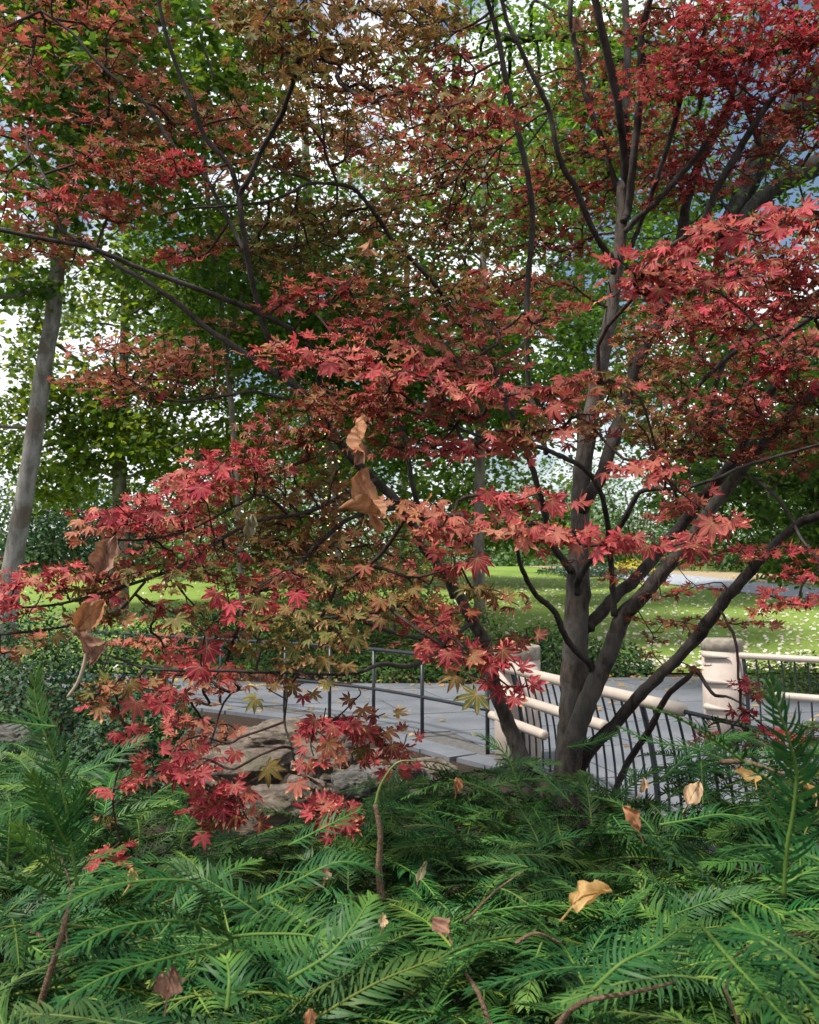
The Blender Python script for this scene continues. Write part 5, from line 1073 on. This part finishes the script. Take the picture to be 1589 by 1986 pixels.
for nm, lb, x, y in YEWS:
    yobj.append(thing(nm, lb, 'shrub', 'plum yew shrubs in front'))
yc = np.array([(x, y) for _, _, x, y in YEWS]); spray_base = [[] for _ in YEWS]; nsp = [0] * len(YEWS)
def put_spray(o_i, P, dirv, pitch_up, scale, roll, tint):
    d = unit(dirv + np.array([0, 0, pitch_up])); u = unit(np.array([0, 0, 1.0]) + rg.normal(size=3) * roll); x = unit(np.cross(d, u)); z = np.cross(x, d)
    m = np.eye(4); m[:3, 0] = x * scale; m[:3, 1] = d * scale; m[:3, 2] = z * scale; m[:3, 3] = P
    o = bpy.data.objects.new('spray', SPR[rg.integers(len(SPR))]); C.objects.link(o); o.parent = yobj[o_i]; o.matrix_local = Matrix(m.tolist())
    o.color = tint; spray_base[o_i].append(P); nsp[o_i] += 1
# sprays: the topmost ones as parts, the ones below them joined per shrub
SPR_DATA = []
for me in SPR:
    v = np.empty(len(me.vertices) * 3, np.float32); me.vertices.foreach_get('co', v)
    c = np.empty(len(me.vertices) * 4, np.float32); me.color_attributes['Col'].data.foreach_get('color', c)
    SPR_DATA.append((v.reshape(-1, 3), [np.array([p.vertices[:] for p in me.polygons if len(p.vertices) == k]) for k in (4, 6)], c.reshape(-1, 4)))
under = [MB() for _ in YEWS]; under_c = [[] for _ in YEWS]; n_under = 0
tries = 0
while (sum(nsp) < 1160 or n_under < 760) and tries < 30000:
    tries += 1
    X, Y = rg.uniform(-2.1, 2.3), rg.uniform(1.0, 4.1)
    if X > 1.30 + (4.6 - Y) * 0.33: continue                 # the railing stands there
    z = yew_z(X, Y); px, py = to_px(np.array([X, Y, z]))
    if py > 2250 or px < -180 or px > 1780: continue
    if py < np.interp(px, YX, YY) + rg.uniform(-10, 25): continue
    i = int(np.argmin(np.linalg.norm(yc - [X, Y], axis=1)))
    low = nsp[i] >= 290 or (n_under < 760 and rg.random() < 0.55)
    depth = rg.random() ** 1.5 * 0.10 if not low else 0.04 + 0.22 * rg.random()
    dirv = np.array([X - yc[i][0], Y - yc[i][1], 0]); dirv = unit(dirv) * 0.4 + np.array([rg.normal() * .9, rg.normal() * .6 - 0.35, 0]); dirv = unit(dirv)
    sc = rg.uniform(0.82, 1.25) * (1.0 if Y < 2.2 else 0.9); L = 0.32 * sc
    P = np.array([X, Y, z - depth]) - dirv * L * 0.5
    tint = np.array([1, 1, 1]) * rg.uniform(0.55, 1.4) * np.array([rg.uniform(.8, 1.4), 1, rg.uniform(.8, 1.3)])
    pit = rg.uniform(0.0, 0.65) - depth
    if not low: put_spray(i, P, dirv, pit, sc, 0.32, tuple(tint) + (1,))
    elif n_under < 760:
        d = unit(dirv + np.array([0, 0, pit])); u = unit(np.array([0, 0, 1.0]) + rg.normal(size=3) * .35); x = unit(np.cross(d, u)); zz = np.cross(x, d)
        v, pl, c = SPR_DATA[rg.integers(len(SPR_DATA))]
        under[i].add(v @ (np.stack([x, d, zz]) * sc) + P, [p for p in pl if len(p)]); under_c[i].append(c * np.append(tint, 1)); n_under += 1
for i in range(len(YEWS)):
    if under[i].n:
        o = link('sprays', under[i].mesh('sprays', True, np.concatenate(under_c[i])), M_NEEDLE, yobj[i]); o.color = (1, 1, 1, 1); tag(o, kind='stuff')
# fronds one can follow in the photo: shrub, pixels along the stem with metres, needle length, up direction
HF = [
 (0, [(150,1720,1.75),(135,1620,1.75),(126,1560,1.75),(108,1480,1.76),(82,1410,1.77),(68,1345,1.78),(72,1300,1.78)], .050, (0.4,-1,.3), .45),
 (0, [(110,1410,1.76),(60,1405,1.74),(0,1395,1.70),(-40,1390,1.68)], .046, (0,-.3,1), .2),
 (0, [(130,1510,1.95),(189,1487,1.95),(239,1457,1.97),(285,1430,2.0)], .044, (0,-.5,1), .1),
 (0, [(132,1600,1.72),(80,1560,1.70),(30,1570,1.66),(-20,1590,1.6)], .046, (0,-.3,1), .2),
 (0, [(130,1640,1.72),(90,1560,1.66),(60,1500,1.62)], .04, (0,-.8,.6), .5),
 (0, [(120,1700,1.72),(60,1650,1.62),(30,1600,1.58)], .044, (.3,-.8,.6), .9),
 (0, [(140,1760,1.6),(70,1720,1.5),(0,1690,1.42),(-50,1680,1.38)], .046, (0,-.3,1), .4),
 (0, [(15,1680,1.8),(18,1620,1.8),(22,1560,1.82)], .042, (.3,-1,.3), .3),
 (1, [(443,1815,1.45),(393,1725,1.40),(327,1707,1.36),(201,1722,1.30),(100,1770,1.24),(60,1800,1.2)], .050, (0,-.35,1), .05),
 (1, [(443,1818,1.45),(500,1812,1.42),(584,1813,1.38),(640,1825,1.34)], .050, (0,-.9,.6), .5),
 (1, [(450,1815,1.45),(352,1787,1.34),(226,1800,1.26),(126,1850,1.18)], .050, (0,-.35,1), .05),
 (1, [(450,1822,1.45),(428,1835,1.35),(330,1858,1.24),(217,1890,1.16),(120,1940,1.10)], .050, (0,-.35,1), .05),
 (1, [(500,1745,1.6),(579,1707,1.58),(650,1674,1.58),(705,1678,1.6),(740,1700,1.62)], .046, (0,-.35,1), .1),
 (1, [(560,1900,1.25),(640,1850,1.25),(690,1790,1.28),(720,1740,1.34)], .046, (0,-.6,1), .5),
 (1, [(440,1960,1.12),(445,1900,1.14),(440,1860,1.18)], .044, (.2,-1,.4), .7),
 (1, [(560,1640,1.95),(640,1600,1.95),(700,1570,2.0)], .044, (0,-.35,1), .1),
 (2, [(1150,1920,1.2),(1207,1868,1.2),(1267,1838,1.22),(1338,1788,1.25)], .050, (0,-.35,1), .25),
 (2, [(1360,1795,1.28),(1423,1868,1.16),(1484,1934,1.08),(1540,1995,1.0)], .050, (0,-.5,1), .15),
 (2, [(1420,1770,1.25),(1500,1850,1.12),(1574,1929,1.04),(1620,1990,1.0)], .050, (0,-.5,1), .1),
 (2, [(1520,1740,1.15),(1526,1650,1.14),(1538,1580,1.13),(1545,1500,1.12),(1532,1440,1.11),(1512,1380,1.10),(1492,1318,1.09)], .040, (-.2,-1,.3), .12),
 (2, [(1560,1560,1.25),(1480,1505,1.24),(1400,1445,1.23),(1330,1400,1.22),(1262,1372,1.2)], .052, (0,-.1,1), .35),
 (2, [(1400,1720,1.3),(1330,1670,1.26),(1250,1640,1.2),(1180,1600,1.15)], .054, (0,-.3,1), .1),
 (2, [(1589,1900,1.0),(1500,1830,1.02),(1420,1800,1.06)], .05, (0,-.3,1), .1),
 (2, [(1640,1700,1.15),(1570,1660,1.2),(1480,1640,1.25),(1400,1650,1.3)], .05, (0,-.3,1), .05),
 (3, [(1280,1600,1.9),(1340,1590,1.9),(1400,1580,1.9),(1470,1590,1.88)], .05, (0,-.2,1), .1),
 (3, [(1010,1540,2.6),(985,1470,2.6),(950,1440,2.6),(925,1425,2.58)], .046, (0,-.4,1), .35),
 (3, [(1110,1560,2.7),(1060,1510,2.7),(1030,1480,2.7)], .044, (0,-.4,1), .3),
 (3, [(1420,1480,2.5),(1340,1450,2.5),(1270,1440,2.5),(1200,1410,2.5)], .04, (0,-.4,1), .1),
 (3, [(1100,1450,3.0),(1150,1440,3.0),(1200,1420,3.0)], .04, (0,-.4,1), .2),
 (3, [(1180,1560,2.9),(1260,1500,2.9),(1340,1500,2.9)], .04, (0,-.4,1), .1),
 (3, [(700,1640,2.4),(735,1590,2.4),(770,1530,2.4),(830,1510,2.4)], .044, (0,-.4,1), .4),
]
for k, (i, pts, nl, up, yg) in enumerate(HF):
    P = np.array([at(*p) for p in pts]); me = frond_mesh('frond', P, unit(np.array(up, float)), nl=nl * 1.12, seed=500 + k, young=yg, v_ang=26, w=0.0050)
    o = link('frond', me, None, yobj[i]); o.color = (1, 1, 1, 1); spray_base[i].append(P[0])
for i, (nm, lb, x, y) in enumerate(YEWS):
    bs = np.array(spray_base[i]); bs[:, 2] -= 0.14 + 0.1 * rg.random(len(bs))
    roots = np.array([[x + rg.normal() * .12, y + rg.normal() * .12, z] for z in (0, .05, .1, .2, .3) for _ in range(3)])
    pr, od = grow(roots, bs, 0.25)
    A, B, r0, r1, H, cn, _ = tree_segments(roots, bs, pr, od, lambda c: min(0.0019 * c ** .4, .011), 0.25, rg, 4)
    V, pl = frusta(A, B, r0, r1, 5); tag(link('stems', mesh_np('stems', V, pl, smooth=True), M_STALK, yobj[i]), kind='stuff')
# bare curving stems
def stem(label, pts, r0, r1, mat=M_STALK, name='bare_stem'):
    Q = catmull(np.array([at(*p) for p in pts]), 8); V, pl = tube_data(Q, np.linspace(r0, r1, len(Q)), 8, True, .06, 1)
    return link(name, mesh_np(name, V, pl, smooth=True), mat, yobj[label])
stem(1, [(742, 1760, 2.1), (735, 1690, 2.1), (738, 1620, 2.1), (728, 1560, 2.1)], .010, .006)
stem(1, [(728, 1562, 2.1), (740, 1520, 2.1), (770, 1480, 2.1), (810, 1475, 2.1)], .004, .0018, M_STEM)
stem(0, [(60, 2010, 1.5), (90, 1910, 1.5), (115, 1830, 1.5), (130, 1770, 1.52), (140, 1720, 1.6)], .007, .004)
stem(2, [(1080, 1990, 1.22), (1130, 1945, 1.2), (1230, 1925, 1.2), (1310, 1905, 1.22)], .0045, .002)
stem(2, [(1400, 1478, 1.6), (1450, 1478, 1.5), (1515, 1500, 1.5), (1530, 1490, 1.5)], .005, .002)
stem(1, [(900, 1790, 1.8), (960, 1730, 1.8), (1015, 1690, 1.8)], .003, .0015)
stem(1, [(990, 2050, 1.35), (950, 1985, 1.37), (930, 1930, 1.4), (905, 1890, 1.45)], .006, .003)
stem(1, [(1000, 1830, 1.6), (1040, 1810, 1.6), (1090, 1830, 1.6)], .004, .002)

# ------------------------------------------------------------------ single dry leaves
HG = 'dry leaves caught in the maple'
def dry_leaf(label, px, py, D, w, h, mat, seed, tilt=(0.5, 0.2, 0.0), lobed=False, curl=0.6, group='large dry leaves', stalk=True):
    rg = np.random.default_rng(seed); nu, nv = 11, 13; V = []
    for j in range(nv):
        t = j / (nv - 1); half = math.sin(math.pi * min(1, t * 0.93 + 0.05)) ** 0.75 * (1 - 0.35 * t)
        if lobed: half *= 1 + 0.20 * math.sin(t * 15 + seed) + 0.12 * math.sin(t * 31 + 2 * seed)
        for i in range(nu):
            s = i / (nu - 1) * 2 - 1
            x = s * half * 0.5; y = t - 0.5
            z = curl * (abs(s) ** 2) * 0.30 * half + 0.16 * math.sin(t * 3 + seed) + 0.10 * math.sin(s * 4 + t * 5 + seed) - curl * 0.35 * max(0, t - .6) ** 2 * 3
            V.append((x + 0.02 * rg.normal() * (abs(s) > .95), y + 0.015 * rg.normal() * (abs(s) > .95), z + 0.012 * rg.normal()))
    V = np.array(V) * np.array([w, h, (w + h) / 2]) * (0.92 if group == HG else 0.74) * D / F
    i = (np.arange(nv - 1)[:, None] * nu + np.arange(nu - 1)[None]).ravel(); q = np.stack([i, i + 1, i + nu + 1, i + nu], 1)
    t = thing('dry_leaf', label, 'dry leaf', group, tuple(at(px, py, D))); t.rotation_euler = (math.pi / 2 - tilt[0], tilt[1], tilt[2])
    bl = link('blade', mesh_np('blade', V, [q], smooth=True), M_DRY[mat], t)
    P = V.reshape(nv, nu, 3)[:, nu // 2]; sc_ = D / F
    ext = np.vstack([P[0] + [0, -h * .30 * sc_, -0.01], P[:-1]])
    v2, p2 = tube_data(catmull(ext + [0, 0, 0.0008], 3), np.linspace(0.0016, 0.0005, (len(ext) - 1) * 3 + 1), 5, True); link('midrib', mesh_np('midrib', v2, p2), M_DRY[mat], t)
    return t
HG = 'dry leaves caught in the maple'; GG = 'dry leaves lying on the plum yew'
dry_leaf('large orange-brown dry leaf caught in the middle of the maple', 712, 948, 2.0, 105, 104, 0, 3, (.2, .25, .7), False, .25, HG)
dry_leaf('curled brown dry leaf caught just above the largest orange one', 702, 838, 2.0, 84, 84, 0, 5, (.5, -.3, -1.0), False, .8, HG)
dry_leaf('rolled pale dry leaf hanging under the largest orange one', 705, 988, 1.97, 60, 95, 0, 8, (.9, .2, 1.2), False, 1.5, HG)
dry_leaf('small orange dry leaf below the rolled one', 728, 1010, 2.0, 42, 60, 0, 9, (.3, .2, .9), False, .9, HG)
dry_leaf('narrow folded brown leaf below the curled one', 702, 882, 2.02, 30, 50, 1, 11, (.2, .6, .1), False, 1.0, HG)
dry_leaf('folded brown dry leaf hanging in the left branches', 176, 1192, 2.1, 62, 78, 0, 12, (.2, .7, .2), False, 1.2, HG)
dry_leaf('crumpled brown dry leaf below the folded one at left', 158, 1242, 2.1, 70, 62, 1, 14, (.3, .2, 1.3), True, 1.0, HG)
dry_leaf('small dark dry leaf hanging beside the pale bare stalk', 190, 1268, 2.1, 34, 46, 1, 15, (.2, .4, -.4), True, 1.2, HG)
dry_leaf('crumpled grey-green leaf hanging in the left middle branches', 484, 1020, 2.5, 34, 54, 4, 17, (.2, .3, .5), True, 1.2, HG)
dry_leaf('curled orange leaf alone in the upper middle', 704, 484, 2.2, 40, 58, 0, 19, (.3, .9, 1.2), True, 1.4, HG)
dry_leaf('dark curled leaf in shade left of the maple trunk', 845, 790, 2.6, 50, 70, 1, 21, (.4, .9, .1), True, 1.4, HG)
dry_leaf('brown curled leaf high among the upright limbs', 1120, 45, 3.4, 34, 60, 1, 22, (.2, .5, .3), True, 1.2, HG)
dry_leaf('brown leaf dangling left of the lower twigs at left', 205, 1075, 2.3, 60, 90, 1, 23, (.2, .4, .2), True, 1.2, HG)
dry_leaf('pale tan pointed leaf lying on the fronds at right', 1345, 1538, 2.05, 56, 68, 3, 30, (1.0, .45, -.5), False, .35, GG)
dry_leaf('orange-brown leaf half hidden left of the tan pointed leaf', 1224, 1588, 1.75, 48, 66, 0, 31, (.7, -.3, .5), True, .5, GG)
dry_leaf('large golden curled leaf in the middle of the lower right fronds', 1148, 1742, 1.42, 84, 110, 2, 32, (1.0, .3, -1.2), True, .9, GG)
dry_leaf('purplish brown leaf on the lower middle fronds', 852, 1795, 1.42, 54, 64, 1, 33, (.95, -.3, .5), True, .6, GG)
dry_leaf('tiny tan leaf left of the purplish brown leaf', 743, 1784, 1.42, 28, 34, 3, 34, (.5, .2, .2), True, .6, GG)
dry_leaf('golden curled leaf on the fronds at lower left', 256, 1700, 1.42, 46, 46, 2, 35, (.5, .6, .9), False, 1.2, GG)
dry_leaf('broad brown leaf under the fronds near the bottom left', 328, 1905, 1.22, 86, 70, 1, 36, (.9, .1, .2), True, .4, GG)
dry_leaf('rust leaf on the edge of the fronds left of the maple foot', 886, 1522, 2.9, 34, 36, 0, 37, (.5, .2, .4), False, .9, GG)
dry_leaf('small pinkish curled leaf right of the maple foot', 1246, 1522, 2.5, 24, 40, 3, 38, (.3, .5, .1), True, 1.2, GG)
dry_leaf('tan leaf at the right edge behind the tall dark shoot', 1566, 1530, 1.9, 60, 50, 2, 39, (.4, .2, .9), True, .6, GG)
dry_leaf('golden leaf low behind the right-hand frond', 1450, 1500, 2.2, 90, 60, 2, 40, (.9, .2, .2), True, .5, GG)
dry_leaf('small dark red-brown leaf beside the arching stem', 632, 1690, 1.7, 34, 40, 1, 41, (.5, .2, .4), True, .5, GG)
dry_leaf('pale yellow-green fresh leaf in the lower middle', 818, 1690, 1.75, 26, 54, 4, 42, (.6, .2, -1.0), False, .2, GG)
dry_leaf('orange-tan leaf at the bottom edge', 600, 1975, 1.18, 40, 40, 0, 43, (.7, .2, .4), True, .5, GG)
# pale dead stalk hanging under the left dry leaves
Q = catmull(np.array([at(170, 1255, 2.12), at(163, 1290, 2.12), at(150, 1325, 2.12), at(131, 1352, 2.12)]), 6); V, pl = tube_data(Q, np.linspace(.006, .0035, len(Q)), 8, True)
tag(link('dead_stalk', mesh_np('dead_stalk', V, pl, smooth=True), simple_mat('pale_dead_stalk', (0.40, 0.29, 0.22), .8)), 'pale bare leaf stalk hanging below the dry leaves at left', 'stalk')
print('sprays', nsp, 'objects', len(bpy.data.objects))
